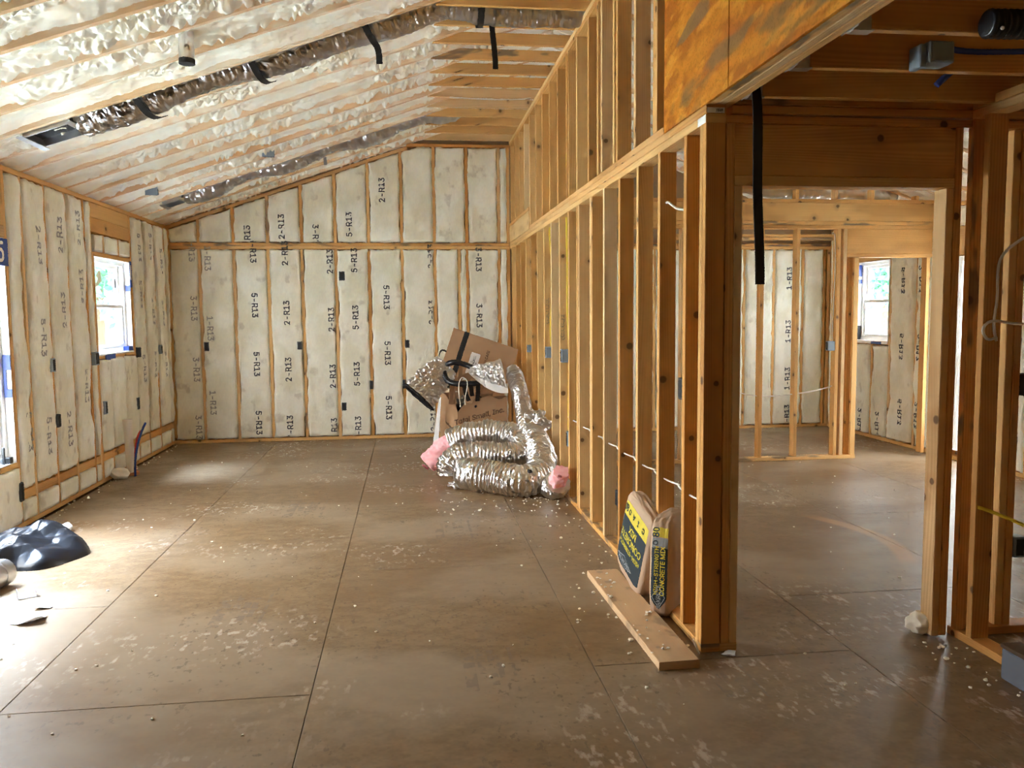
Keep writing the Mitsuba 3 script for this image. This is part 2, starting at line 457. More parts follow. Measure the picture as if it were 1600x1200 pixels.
# ------------------------------------------------------------------ floor
floor = structure('floor', 'brown subfloor panels with open joints, dusty and scuffed, over both rooms')
put('underlayer', box((XL - 0.1, YN - 0.1, -0.30), (XE + 0.1, YF + 0.1, -0.022)), DARKWOOD, floor)
rng = np.random.default_rng(4)
starts = {-1: 4.575, 0: 3.352, 1: 4.99, 2: 3.453, 3: 4.18, 4: 5.85, 5: 4.5}
for k in range(-1, 6):
    x0, x1 = -1.632 + 1.2065 * k, -1.632 + 1.2065 * (k + 1)
    x0, x1 = max(x0, XL - 0.09), min(x1, XE + 0.09)
    y = starts[k] - 2.4384 * 4
    while y < YF + 0.09:
        a, b = max(y, YN - 0.09), min(y + 2.4384, YF + 0.09)
        if b - a > 0.02 and x1 - x0 > 0.02:
            dz = rng.uniform(-0.0006, 0.0)
            put('panel', box((x0 + 0.0016, a + 0.0016, -0.02), (x1 - 0.0016, b - 0.0016, dz), 0.0015), OSB, floor)
        y += 2.4384
# smudged maker's print on some panels
marks = [(0.30, 5.87, 0.30, 0.55), (0.33, 3.49, 0.26, 0.45), (-0.90, 4.40, 0.30, 0.5), (-0.84, 6.71, 0.34, 0.6), (1.34, 3.22, 0.2, 0.3)]
MARK = mat('floor_print_material', lambda p, n, uv: MIX(osb_fn(p, n, uv), (0.17, 0.125, 0.095), 0.55 * SS(0.40, 0.62, FBM(p.x * 26, p.y * 26, 2.0))), 0.5, 0.3)
for (mx, my, w, h) in marks:
    parts = []
    for (a, b, c, d) in ((0.86, 0.0, 0.92, 1.0), (0.48, 0.15, 0.60, 0.95), (0.62, 0.3, 0.72, 0.9), (0.05, 0.05, 0.25, 0.85), (0.3, 0.4, 0.42, 1.0), (0.48, 0.5, 0.75, 0.6)):
        parts.append(box((mx - w / 2 + a * w, my - h / 2 + b * h, 0.0), (mx - w / 2 + c * w, my - h / 2 + d * h, 0.0004)))
    put('print', cat(*parts), MARK, floor)

# ------------------------------------------------------------------ far wall
wb = structure('wall_back', 'far gable wall with open studs, white fibreglass batts and a double plate at mid height')
put('sheathing', cat(box((XL - 0.12, YF + 0.09, -0.3), (XE + 0.12, YF + 0.105, 2.7)),
                     trimesh.creation.extrude_polygon(Polygon([(XL - 0.12, 2.7), (XE + 0.12, 2.7), (XRIDGE, 4.2)]), 0.015).apply_transform(
                         np.array([[1, 0, 0, 0], [0, 0, -1, YF + 0.105], [0, 1, 0, 0], [0, 0, 0, 1.0]]))), SHEATH, wb)
lumber('sole_plate', wb, (XL, YF, 0), (XE, YF + 0.089, 0.038), 'x')
lumber('top_plate', wb, (XL, YF, ZP - 0.038), (XE, YF + 0.089, ZP), 'x')
lumber('top_plate', wb, (XL, YF, ZP - 0.077), (XE, YF + 0.089, ZP - 0.039), 'x')
SC = [-2.851] + [-2.4961 + G * k for k in range(0, 9)] + [1.16, 1.279]
lower = sorted(SC + [0.655])
for c in lower:
    lumber('stud', wb, (c - 0.019, YF, 0.039), (c + 0.019, YF + 0.089, ZP - 0.078), 'z')
ZT = 3.625                                          # underside of the flat top plate of the gable
for c in SC:
    zt = min(float(zr(c)) - 0.045, ZT)
    lumber('stud', wb, (c - 0.019, YF, ZP + 0.001), (c + 0.019, YF + 0.089, zt), 'z')
lumber('top_plate', wb, (0.02, YF, ZT), (XR, YF + 0.089, ZT + 0.038), 'x')
ca, sa = math.cos(math.atan(SL)), math.sin(math.atan(SL))


def rake_xf(V):
    W = V.copy()
    x, z = V[:, 0], V[:, 2]
    W[:, 0] = XL + x * ca - z * sa
    W[:, 2] = Z0 - 0.045 + x * sa + z * ca
    return W


lumber('rake_plate', wb, (0.0, YF, 0.0), (3.07, YF + 0.089, 0.038), 'x', xf=rake_xf)
for c in (1.22,):
    lumber('blocking', wb, (c - 0.04, YF + 0.01, 1.60), (c + 0.04, YF + 0.08, 1.69), 'x')
    lumber('blocking', wb, (c - 0.04, YF + 0.01, 0.98), (c + 0.04, YF + 0.08, 1.07), 'x')


def zpx(y):
    return 2.40 - (y - 385) * 0.00792


codes_low = {1: [('1-R13', -1, 1, (403, 510, 625), -0.10)], 2: [('5-R13', -1, 0, (391, 475, 566, 658), 0.03)], 3: [('2-R13', 1, 0, (395, 487, 575, 666), 0.0)],
             4: [('2-R13', 1, 0, (408, 498, 587, 672), 0.13)], 5: [('5-R13', 1, 0, (406, 495, 584, 670), 0.02)], 6: [('5-R13', -1, 0, (464, 552, 639), 0.0)],
             7: [('2-R13', 1, 0, (400, 488, 659), 0.15)], 10: [('3-R13', -1, 0, (405, 494, 585), -0.06)], 0: [('3-R13', -1, 1, (389, 479, 573, 663), 0.10)]}
Mb = lambda s0, h0: (lambda V: np.stack([s0 + V[:, 0], YF - V[:, 2], h0 + V[:, 1]], 1))
for i in range(len(lower) - 1):
    a, b = lower[i] + 0.019, lower[i + 1] - 0.019
    if b - a < 0.03:
        continue
    W, H = b - a, ZP - 0.078 - 0.039
    pr = []
    for (txt, turn, fd, ys, ds) in codes_low.get(i, []):
        for yy in ys:
            pr.append((W / 2 + ds, zpx(yy) - 0.039, txt, turn, fd))
    batt_on(wb, Mb(a, 0.039), W, H, pr, over=-0.003, rag=0.012, bulge=0.018, seed=20 + i)
up_codes = {3: (355, 1), 4: (370, -1), 5: (351, 1), 6: (298, 1), 2: (372, 1)}
extra = {4: (290, 1), 5: (266, 1)}
for i in range(len(SC) - 1):
    a, b = SC[i] + 0.019, SC[i + 1] - 0.019
    W = b - a
    f = (lambda a: (lambda s: np.minimum(zr(a + s) - 0.05, ZT) - ZP - 0.003))(a)
    H = float(np.max(f(np.array([0.0, W]))))
    pr = []
    for dct in (up_codes, extra):
        if i in dct:
            yy, turn = dct[i]
            h = zpx(yy) - ZP
            if h < float(f(np.array([W / 2]))[0]) - 0.12:
                pr.append((W / 2 - 0.03, h, ('2-R13', '3-R13', '5-R13')[i % 3], turn, 0))
    batt_on(wb, Mb(a, ZP + 0.002), W, H, pr, top=f, over=-0.003, rag=0.012, bulge=0.018, seed=60 + i)
# far wall behind the stud wall and in the far rooms
fc = [1.41, 1.56] + [1.968 + G * k for k in range(0, 9)] + [5.52, 5.581]
for c in fc:
    lumber('stud', wb, (c - 0.019, YF, 0.039), (c + 0.019, YF + 0.089, ZP - 0.078), 'z')
for i in range(len(fc) - 1):
    a, b = fc[i] + 0.019, fc[i + 1] - 0.019
    if b - a < 0.05:
        continue
    pr = [((b - a) / 2, z, '1-R13', 1, 0) for z in (1.95, 1.25, 0.62, 0.12)] if 5 <= i <= 9 else []
    batt_on(wb, Mb(a, 0.039), b - a, ZP - 0.117, pr, over=-0.003, rag=0.013, bulge=0.018, seed=90 + i)

# ------------------------------------------------------------------ outer side walls with windows
# windows: (y0, y1, z0, z1)
WIN1, WIN2 = (8.125, 9.105, 1.205, 2.125), (3.80, 6.40, 0.50, 2.13)
WIN3, WIN4 = (9.105, 9.80, 1.185, 2.15), (7.25, 7.95, 0.10, 2.10)


def side_sheathing(x0, x1, wins):
    out, y = [], YN - 0.12
    for (a, b, c, d) in sorted(wins):
        out += [box((x0, y, -0.3), (x1, a, 2.72)), box((x0, a, -0.3), (x1, b, c)), box((x0, a, d), (x1, b, 2.72))]
        y = b
    out.append(box((x0, y, -0.3), (x1, YF + 0.12, 2.72)))
    return cat(*out)


wl = structure('wall_left', 'left outer wall with open studs, ragged white fibreglass batts and window openings')
put('sheathing', side_sheathing(XL - 0.105, XL - 0.09, [WIN1, WIN2]), SHEATH, wl)
lumber('sole_plate', wl, (XL - 0.089, YN, 0), (XL, YF, 0.038), 'y')
ZL = 2.612
lumber('top_plate', wl, (XL - 0.089, YN, ZL), (XL + 0.004, YF, ZL + 0.038), 'y')


def lstud(y, z0=0.039, z1=ZL - 0.001, t=0.038):
    lumber('stud', wl, (XL - 0.089, y - t / 2, z0), (XL, y + t / 2, z1), 'z')


Ml = lambda y0, h0: (lambda V: np.stack([XL + V[:, 2], y0 + V[:, 0], h0 + V[:, 1]], 1))
ly = [6.435, 6.70, 7.106, 7.513, 7.919, 8.062, 9.165, 9.545, 9.951, 10.357]
for y in ly:
    lstud(y)
lstud(8.104, 0.039, 2.16)
for y in (8.39, 8.79):
    lstud(y, 0.039, 1.165)
    lstud(y, 2.165, 2.335)
lumber('sill', wl, (XL - 0.089, 8.125, 1.166), (XL, 9.145, 1.204), 'y')
lumber('header_plate', wl, (XL - 0.089, 8.125, 2.126), (XL, 9.145, 2.164), 'y')
lumber('header', wl, (XL - 0.085, 8.085, 2.345), (XL - 0.006, 9.145, 2.478), 'y')
lumber('header', wl, (XL - 0.085, 8.085, 2.480), (XL - 0.006, 9.145, 2.611), 'y')
bays = [(6.454, 6.681), (6.719, 7.087), (7.125, 7.494), (7.532, 7.900), (7.938, 8.043), (9.184, 9.526), (9.564, 9.932), (9.970, 10.338), (10.376, 10.48)]
lcodes = {1: [(2.12, '2-R13', -1), (1.40, '5-R13', -1), (0.62, '5-R13', -1)], 2: [(2.24, '2-R13', 1), (1.62, '2-R13', 1), (0.62, '2-R13', -1)], 3: [(2.34, '2-R13', 1), (1.83, '2-R13', 1), (0.95, '2-R13', -1)],
          5: [(2.30, '5-R13', -1), (1.80, '5-R13', -1), (1.0, '5-R13', -1)], 6: [(2.34, '5-R13', -1), (1.62, '6-R13', -1), (1.02, '5-R13', -1)], 7: [(2.2, '5-R13', -1), (1.6, '5-R13', -1), (1.0, '5-R13', -1)],
          0: [(0.7, '5-R13', -1)]}
for i, (a, b) in enumerate(bays):
    pr = [((b - a) * 0.55, z - 0.28, t, tr, 1) for (z, t, tr) in lcodes.get(i, [])]
    batt_on(wl, Ml(a, 0.28), b - a, ZL - 0.285, pr, over=-0.006, rag=0.015, bulge=0.018, base=0.001, seed=130 + i, gouge=0.06)
    batt_on(wl, Ml(a, 0.04), b - a, 0.155, (), over=-0.002, rag=0.006, bulge=0.01, seed=150 + i)
    lumber('blocking', wl, (XL - 0.040, a, 0.200), (XL - 0.002, b, 0.270), 'y')
for i, (a, b) in enumerate([(8.123, 8.371), (8.409, 8.771), (8.809, 9.146)]):
    batt_on(wl, Ml(a, 0.28), b - a, 0.88, (), over=0.012, rag=0.012, bulge=0.022, base=0.002, seed=170 + i, gouge=0.03)
    batt_on(wl, Ml(a, 2.166), b - a, 0.165, (), over=0.0, rag=0.014, bulge=0.012, seed=180 + i, gouge=0.02)
    batt_on(wl, Ml(a, 0.04), b - a, 0.155, (), over=-0.002, rag=0.006, bulge=0.01, seed=190 + i)
    lumber('blocking', wl, (XL - 0.040, a, 0.200), (XL - 0.002, b, 0.270), 'y')
# around the near window and on towards the camera
lumber('header', wl, (XL - 0.089, 3.76, 2.22), (XL, 6.415, ZL - 0.001), 'y')
lumber('header_plate', wl, (XL - 0.089, 3.76, 2.135), (XL, 6.415, 2.218), 'y')
lumber('sill', wl, (XL - 0.089, 3.76, 0.458), (XL, 6.415, 0.497), 'y')
for y in (3.78, 4.3, 4.9, 5.4, 5.9):
    lstud(y, 0.039, 0.457)
for i, (a, b) in enumerate([(3.799, 4.281), (4.319, 4.881), (4.919, 5.381), (5.419, 5.881), (5.919, 6.415)]):
    batt_on(wl, Ml(a, 0.04), b - a, 0.415, (), over=0.01, rag=0.01, bulge=0.02, base=0.002, seed=200 + i, step=0.04)
near_l = [-4.9, -4.5, -4.1, -3.7, -3.3, -2.9, -2.5, -2.1, -1.7, -1.29, -0.88, -0.47, -0.07, 0.34, 0.75, 1.17, 1.58, 1.99, 2.4, 2.8, 3.1, 3.4, 3.74]
for a, b in zip(near_l[:-1], near_l[1:]):
    lstud(a)
    if a > 1.5:
        batt_on(wl, Ml(a + 0.019, 0.04), b - a - 0.038, ZL - 0.045, (), over=0.012, rag=0.01, bulge=0.025, base=0.003, seed=220 + int(a * 10), step=0.06)
lstud(3.74)

wr = structure('wall_right', 'right outer wall of the back rooms with open studs, white batts and windows')
put('sheathing', side_sheathing(XE + 0.09, XE + 0.105, [WIN3, WIN4]), SHEATH, wr)
lumber('sole_plate', wr, (XE, YN, 0), (XE + 0.089, YF, 0.038), 'y')
lumber('top_plate', wr, (XE, YN, ZL), (XE + 0.089, YF, ZL + 0.038), 'y')


def rstud(y, z0=0.039, z1=ZL - 0.001):
    lumber('stud', wr, (XE, y - 0.019, z0), (XE + 0.089, y + 0.019, z1), 'z')


Mr = lambda y0, h0: (lambda V: np.stack([XE - V[:, 2], y0 + V[:, 0], h0 + V[:, 1]], 1))
ry = [6.45, 6.86, 7.10, 7.21, 7.97, 8.37, 8.57, 9.07, 9.825, 10.2, 10.46]
for y in ry:
    rstud(y)
for y in (9.44,):
    rstud(y, 0.039, 1.145)
lumber('sill', wr, (XE, 9.09, 1.147), (XE + 0.089, 9.806, 1.184), 'y')
lumber('header', wr, (XE + 0.003, 9.09, 2.155), (XE + 0.086, 9.806, 2.40), 'y')
lumber('header', wr, (XE + 0.003, 7.23, 2.11), (XE + 0.086, 7.95, 2.40), 'y')
for i, (a, b) in enumerate([(6.469, 6.841), (6.879, 7.081), (7.989, 8.351), (8.389, 8.551), (8.589, 9.051), (9.844, 10.181), (10.219, 10.441)]):
    pr = [((b - a) * 0.45, z, '2-R13' if i % 2 else '5-R13', -1, 0) for z in (1.85, 1.1, 0.35)]
    batt_on(wr, Mr(a, 0.04), b - a, ZL - 0.045, pr, over=0.0, rag=0.018, bulge=0.02, base=0.002, seed=300 + i, gouge=0.035)
for i, (a, b) in enumerate([(9.089, 9.421), (9.459, 9.806)]):
    batt_on(wr, Mr(a, 0.04), b - a, 1.10, [((b - a) / 2, 0.15, '2-R13', -1, 0)], over=-0.006, rag=0.016, bulge=0.018, seed=320 + i, gouge=0.03)
for a, b in ((9.089, 9.806), (7.229, 7.951)):
    batt_on(wr, Mr(a, 2.405), b - a, ZL - 2.41, (), over=0, rag=0.01, bulge=0.01, seed=333)
near_r = [-4.9, -4.2, -3.4, -2.58, -1.8, -1.0, -0.2, 0.6, 1.4, 2.2, 3.0, 3.6, 4.18, 4.6, 5.0, 5.4, 5.8, 6.1, 6.45]
for a, b in zip(near_r[:-1], near_r[1:]):
    rstud(a)
    batt_on(wr, Mr(a + 0.019, 0.04), b - a - 0.038, ZL - 0.045, (), over=0.0, rag=0.012, bulge=0.02, seed=350 + int(a * 10), step=0.06)

# the wall behind the camera
wf = structure('wall_front', 'sheathed outer wall behind the camera')
put('sheathing', cat(box((XL - 0.12, YN - 0.105, -0.3), (XE + 0.12, YN - 0.09, 2.7)),
                     trimesh.creation.extrude_polygon(Polygon([(XL - 0.12, 2.7), (XE + 0.12, 2.7), (XRIDGE, 4.2)]), 0.015).apply_transform(
                         np.array([[1, 0, 0, 0], [0, 0, -1, YN - 0.09], [0, 1, 0, 0], [0, 0, 0, 1.0]]))), SHEATH, wf)


# ------------------------------------------------------------------ windows
def window(n, win, xin, sgn, label, hung=True):
    """A white vinyl single-hung window in a side wall. xin: room face of the wall; sgn: +1 when outside lies at larger x."""
    y0, y1, z0, z1 = win
    k = structure(f'window_{n}', label)
    X = lambda d: xin + sgn * d

    def bx(d0, d1, a, b, c, d, bev=0.003):
        return box((min(X(d0), X(d1)), a, c), (max(X(d0), X(d1)), b, d), bev)
    f = 0.045
    put('frame', cat(bx(0.055, 0.12, y0, y0 + f, z0, z1), bx(0.055, 0.12, y1 - f, y1, z0, z1), bx(0.055, 0.12, y0 + f, y1 - f, z0, z0 + f), bx(0.055, 0.12, y0 + f, y1 - f, z1 - f, z1)), WHITE, k)
    put('jamb_wrap', cat(bx(0.0, 0.055, y0, y0 + 0.006, z0, z1, 0), bx(0.0, 0.055, y1 - 0.006, y1, z0, z1, 0), bx(0.0, 0.055, y0, y1, z0, z0 + 0.006, 0), bx(0.0, 0.055, y0, y1, z1 - 0.006, z1, 0)), PAPER, k)
    a, b, c, d = y0 + f, y1 - f, z0 + f, z1 - f
    mid = (c + d) / 2
    s = 0.035
    for (lo, hi, dd, nm) in ((mid - 0.018, d, 0.098, 'upper_sash'), (c, mid + 0.018, 0.070, 'lower_sash')):
        sk = put(nm, cat(bx(dd, dd + 0.022, a, a + s, lo, hi), bx(dd, dd + 0.022, b - s, b, lo, hi), bx(dd, dd + 0.022, a + s, b - s, lo, lo + s), bx(dd, dd + 0.022, a + s, b - s, hi - s, hi)), WHITE, k)
        put('pane', trimesh.Trimesh([[X(dd + 0.011), a + s, lo + s], [X(dd + 0.011), b - s, lo + s], [X(dd + 0.011), b - s, hi - s], [X(dd + 0.011), a + s, hi - s]], [[0, 1, 2], [0, 2, 3]], process=False), PANE, sk)
    return k, bx


w1, bx1 = window(1, WIN1, XL, -1, 'small white single-hung window in the left wall, green trees outside')
y0, y1, z0, z1 = WIN1
put('flashing_tape', cat(bx1(-0.004, 0.0, y1 - 0.01, y1 + 0.055, z1 - 0.26, z1 + 0.01, 0), bx1(-0.003, 0.05, y1 - 0.012, y1 - 0.007, z1 - 0.3, z1 - 0.24, 0)), TAPEBLUE, w1)
put('flashing_tape', bx1(-0.006, -0.002, y1 - 0.004, y1 + 0.03, z1 - 0.18, z1 - 0.03, 0), PAPER, w1)
put('flashing_tape', bx1(0.0, 0.05, y1 - 0.14, y1 - 0.007, z0 + 0.007, z0 + 0.05, 0), TAPEBLUE, w1)
put('flashing_tape', bx1(-0.008, 0.0, y0 + 0.16, y0 + 0.42, z0 - 0.07, z0 - 0.005, 0), TAPEBLUE, w1)
put('flashing_tape', bx1(-0.006, 0.002, y0, y1, z0 - 0.012, z0 + 0.004, 0), PAPER, w1)
put('sash_lock', bx1(0.088, 0.097, y1 - 0.19, y1 - 0.16, z1 - 0.27, z1 - 0.18), BOXDARK, w1)
w2, bx2 = window(2, WIN2, XL, -1, 'large white window at the left picture edge with blue and white flashing tape')
y0, y1, z0, z1 = WIN2
tk = put('sticker', bx2(-0.003, 0.0, y1 - 0.17, y1 + 0.05, z1 - 0.20, z1 - 0.005, 0), TAPEBLUE, w2, label='blue flashing tape with white lettering')
tm = text('5', 0.14, True).copy()
v = tm.vertices
put('print', trimesh.Trimesh(np.stack([XL + 0.0032 + v[:, 2] * 0.5, y1 - 0.06 + v[:, 0], z1 - 0.10 + v[:, 1]], 1), tm.faces, process=False), PAPER, tk)
put('flashing_tape', bx2(-0.002, 0.05, y1 - 0.010, y1 - 0.006, 0.72, z1 - 0.20, 0), PAPER, w2)
put('flashing_tape', cat(bx2(-0.003, 0.05, y1 - 0.018, y1 - 0.011, 1.18, 1.29, 0), bx2(-0.003, 0.05, y1 - 0.018, y1 - 0.011, 0.98, 1.04, 0), bx2(0.03, 0.05, y1 - 0.018, y1 - 0.011, 1.04, 1.18, 0)), TAPEBLUE, w2)
put('sash_lock', cat(bx2(0.0, 0.05, y1 - 0.10, y1 - 0.05, z0 + 0.006, z0 + 0.05), bx2(0.02, 0.035, y1 - 0.14, y1 - 0.12, z0 + 0.006, z0 + 0.13)), BOXDARK, w2)
w3, bx3 = window(3, WIN3, XE, 1, 'small white single-hung window in the right outer wall seen through the doorway')
y0, y1, z0, z1 = WIN3
put('flashing_tape', bx3(-0.004, 0.055, y1 - 0.013, y1 - 0.007, z1 - 0.17, z1 - 0.03, 0), TAPEBLUE, w3)
put('flashing_tape', bx3(-0.006, 0.055, y1 - 0.015, y1 - 0.008, z1 - 0.26, z1 - 0.21, 0), TAPEBLUE, w3)
put('flashing_tape', bx3(-0.004, 0.053, y1 - 0.012, y1 - 0.007, z0 + 0.18, z1 - 0.17, 0), PAPER, w3)
put('flashing_tape', bx3(-0.004, 0.053, y1 - 0.014, y1 - 0.007, z0 + 0.01, z0 + 0.18, 0), BLACK, w3)
put('flashing_tape', bx3(-0.008, 0.0, y0, y1, z0 - 0.03, z0 - 0.003, 0), PAPER, w3)
put('flashing_tape', bx3(-0.010, -0.004, y0 + 0.12, y0 + 0.34, z0 - 0.035, z0 - 0.003, 0), TAPEBLUE, w3)
w4, _ = window(4, WIN4, XE, 1, 'tall window in the right outer wall, hidden behind the doorway jamb')

# ------------------------------------------------------------------ stud wall between the rooms
wm = structure('wall_middle', 'open stud wall along the right side of the room with a double plate and an upper stud wall')
D = 0.089
lumber('sole_plate', wm, (XR, YP, 0), (XR + D, YF, 0.038), 'y')
lumber('top_plate', wm, (XR, YP, ZP - 0.077), (XR + D, YF, ZP - 0.0395), 'y')
lumber('top_plate', wm, (XR, YP, ZP - 0.038), (XR + D, 4.02, ZP), 'y')
lumber('top_plate', wm, (XR, 4.024, ZP - 0.038), (XR + D, 6.62, ZP), 'y')
lumber('top_plate', wm, (XR, 6.624, ZP - 0.038), (XR + D, YF, ZP), 'y')
sy = [3.543, 3.582] + [3.778 + 0.019 + G * k for k in range(17)] + [6.30, 5.79]
for c in sy:
    if c < YF:
        lumber('stud', wm, (XR, c - 0.019, 0.039), (XR + D, c + 0.019, ZP - 0.078), 'z')
# upper wall
ZU = 3.622
for k in range(-2, 17):
    c = 3.86 + G * k
    if 4.15 < c < YF:
        lo = 2.70 if c > 8.85 else ZP + 0.04
        lumber('stud', wm, (XR, c - 0.019, lo), (XR + D, c + 0.019, ZU - 0.001), 'z')
for c in (4.30, 5.16, 5.60, 6.62):
    lumber('stud', wm, (XR, c - 0.019, ZP + 0.04), (XR + D, c + 0.019, ZU - 0.001), 'z')
lumber('sole_plate', wm, (XR, 4.13, ZP + 0.001), (XR + D, 8.80, ZP + 0.039), 'y')
lumber('rim_board', wm, (XR - 0.004, 8.80, ZP + 0.002), (XR + 0.034, YF, ZP + 0.20), 'y')
lumber('sole_plate', wm, (XR - 0.006, 8.80, ZP + 0.202), (XR + D, YF, ZP + 0.24), 'y')
lumber('top_plate', wm, (XR, 4.13, ZU), (XR + D, YF, ZU + 0.038), 'y')
lumber('top_plate', wm, (XR, 4.13, ZU + 0.039), (XR + D, YF, ZU + 0.077), 'y')
# the beam over the opening and its facing panels
for i in range(3):
    lumber('beam', wm, (XR + 0.014 + 0.038 * i, YN, ZP + 0.004 - 0.0005 * i), (XR + 0.0515 + 0.038 * i, 4.11, ZP + 0.60), 'y')
for (a, b) in ((3.276, 4.115), (2.05, 3.268), (0.83, 2.046), (-0.39, 0.826), (YN, -0.394)):
    put('beam_panel', box((XR - 0.003, a, ZP + 0.002), (XR + 0.012, b, ZU + 0.077), 0.002), LVL, wm)
# labels stapled on the plate ends
put('lumber_tag', cat(box((XR + 0.004, YP - 0.002, ZP - 0.036), (XR + 0.082, YP - 0.0005, ZP - 0.013))), PAPER, wm, label='white paper lumber tag with bar code')
put('lumber_tag', cat(box((XR - 0.002, YP + 0.001, ZP - 0.077), (XR - 0.0005, YP + 0.10, ZP - 0.043))), PAPER, wm, label='small white paper lumber tag')
tags = [box((XR + 0.044 + 0.004 * i, YP - 0.0026, ZP - 0.031), (XR + 0.0465 + 0.004 * i, YP - 0.002, ZP - 0.018)) for i in range(8)]
put('bar_code', cat(*tags), INK, wm)

# carpenter's scribbles beside the yellow cables
rng = np.random.default_rng(33)
for (xa, ya, za, n) in ((1.322, 7.8405, 1.46, 9), (1.318, 7.0275, 1.33, 8)):
    strokes = []
    for q in range(n):
        z = za + 0.028 * q
        a_ = rng.uniform(-0.9, 0.9)
        strokes.append(tube([(xa - 0.010, ya, z), (xa + 0.004, ya, z + 0.016 * a_), (xa + 0.016, ya, z - 0.010 * a_), (xa + 0.020, ya, z + 0.018)], 0.0018, 10, 5))
    put('pencil_mark', cat(*strokes), INK, wm)

# ------------------------------------------------------------------ wall with the doorway
wd = structure('wall_doorway', 'short stud wall with a cased-out doorway and a solid wood header leading to the back room')
Y0, Y1 = YP, YP + D
lumber('stud', wd, (1.392, Y0, 0.039), (1.4295, Y1, ZP - 0.078), 'z')
lumber('stud', wd, (1.4305, Y0, 0.039), (1.468, Y1, 2.099), 'z')
lumber('sole_plate', wd, (XR + D + 0.001, Y0, 0), (1.468, Y1, 0.038), 'x')
lumber('stud', wd, (2.431, Y0, 0.012), (2.4685, Y1, 2.099), 'z')
lumber('stud', wd, (2.4695, Y0, 0.012), (2.507, Y1, ZP - 0.078), 'z')
lumber('header_plate', wd, (1.4305, Y0, 2.101), (2.4685, Y1, 2.145), 'x')
lumber('header', wd, (1.4305, Y0 + 0.003, 2.146), (2.4685, Y0 + 0.043, ZP - 0.079), 'x')
lumber('header', wd, (1.4305, Y0 + 0.046, 2.146), (2.4685, Y1, ZP - 0.079), 'x')
lumber('top_plate', wd, (XR + D + 0.001, Y0, ZP - 0.077), (XE, Y1, ZP - 0.043), 'x')
lumber('top_plate', wd, (XR + D + 0.03, Y0, ZP - 0.035), (XE, Y1, ZP), 'x')
for c in (2.79, 2.832):
    lumber('stud', wd, (c - 0.019, Y0 + 0.02, 0.039), (c + 0.019, Y1 + 0.02, ZP - 0.078), 'z')
lumber('sole_plate', wd, (2.64, Y0, 0), (XE, Y1, 0.038), 'x')
for c in (4.1, 4.5, 4.9, 5.3):
    lumber('stud', wd, (c - 0.019, Y0, 0.039), (c + 0.019, Y1, ZP - 0.078), 'z')

wh = structure('wall_hall', 'stud wall on the right of the hall running towards the camera')
XH = 2.547
lumber('sole_plate', wh, (XH, YN, 0), (XH + D, Y0 + 0.05, 0.038), 'y')
lumber('top_plate', wh, (XH, YN, ZP - 0.040), (XH + D, Y0 - 0.001, ZP - 0.002), 'y')
lumber('top_plate', wh, (XH, YN, ZP), (XH + D, Y0 + 0.05, ZP + 0.038), 'y')
for c in (3.531, 3.425, 2.99, 2.58, 2.17, 1.77, 1.36, 0.95, 0.55, 0.14, -0.26, -0.67, -1.08, -1.48, -1.89, -2.3, -2.7, -3.1, -3.5, -3.9, -4.3, -4.7):
    lumber('stud', wh, (XH, c - 0.019, 0.039), (XH + D, c + 0.019, ZP - 0.041), 'z')

# ------------------------------------------------------------------ partition deep in the back room
wp = structure('wall_partition', 'bright stud partition with a deep header in the back room')
YQ = 8.11
lumber('sole_plate', wp, (XR + D, YQ, 0), (4.655, YQ + D, 0.038), 'x')
for c in [1.95 + G * k for k in range(4)] + [3.60, 3.983, 4.425]:
    lumber('stud', wp, (c - 0.019, YQ, 0.039), (c + 0.019, YQ + D, 2.393), 'z')
lumber('stud', wp, (4.475, YQ, 0.039), (4.513, YQ + D, 2.393), 'z')
lumber('stud', wp, (4.555, YQ + 0.03, 0.039), (4.593, YQ + D + 0.03, 2.10), 'z')
lumber('stud', wp, (4.595, YQ, 0.012), (4.650, YQ + D, 2.10), 'z')
for (a, b) in ((2.393, 2.431), (2.432, 2.470)):
    lumber('top_plate', wp, (XR + D, YQ, a), (XE, YQ + D, b), 'x')
lumber('beam', wp, (XR + D, YQ, 2.471), (XE, YQ + 0.045, 2.655), 'x')
lumber('top_plate', wp, (XR + D, YQ - 0.002, 2.656), (XE, YQ + D, 2.693), 'x')
lumber('header', wp, (4.515, YQ + 0.002, 2.142), (5.46, YQ + 0.04, 2.392), 'x')
lumber('header_plate', wp, (4.515, YQ, 2.103), (5.46, YQ + D, 2.141), 'x')
for c in (3.56, 3.966, 4.387, 4.785, 5.281):
    lumber('stud', wp, (c - 0.019, YQ + 0.01, 2.694), (c + 0.019, YQ + D, float(zr(c)) - 0.02), 'z')
for z in (2.46, 2.50):
    lumber('ledger', wp, (3.2, YF - 0.34, z), (5.5, YF - 0.30, z + 0.035), 'x')
lumber('stud', wp, (5.40, YQ, 0.039), (5.438, YQ + D, 2.10), 'z')

# ------------------------------------------------------------------ roof: rafters, ties, foam, deck, hall joists
ce = structure('ceiling', 'sloped roof with pale sprayed foam between rafters, flat ceiling ties and hall joists')


def slope_xf(right=False):
    def f(V):
        W = V.copy()
        x, z = V[:, 0], V[:, 2]
        W[:, 0] = XL + x * ca - z * sa
        W[:, 2] = Z0 + x * sa + z * ca
        if right:
            W[:, 0] = XL + XE - W[:, 0]
        return W
    return f


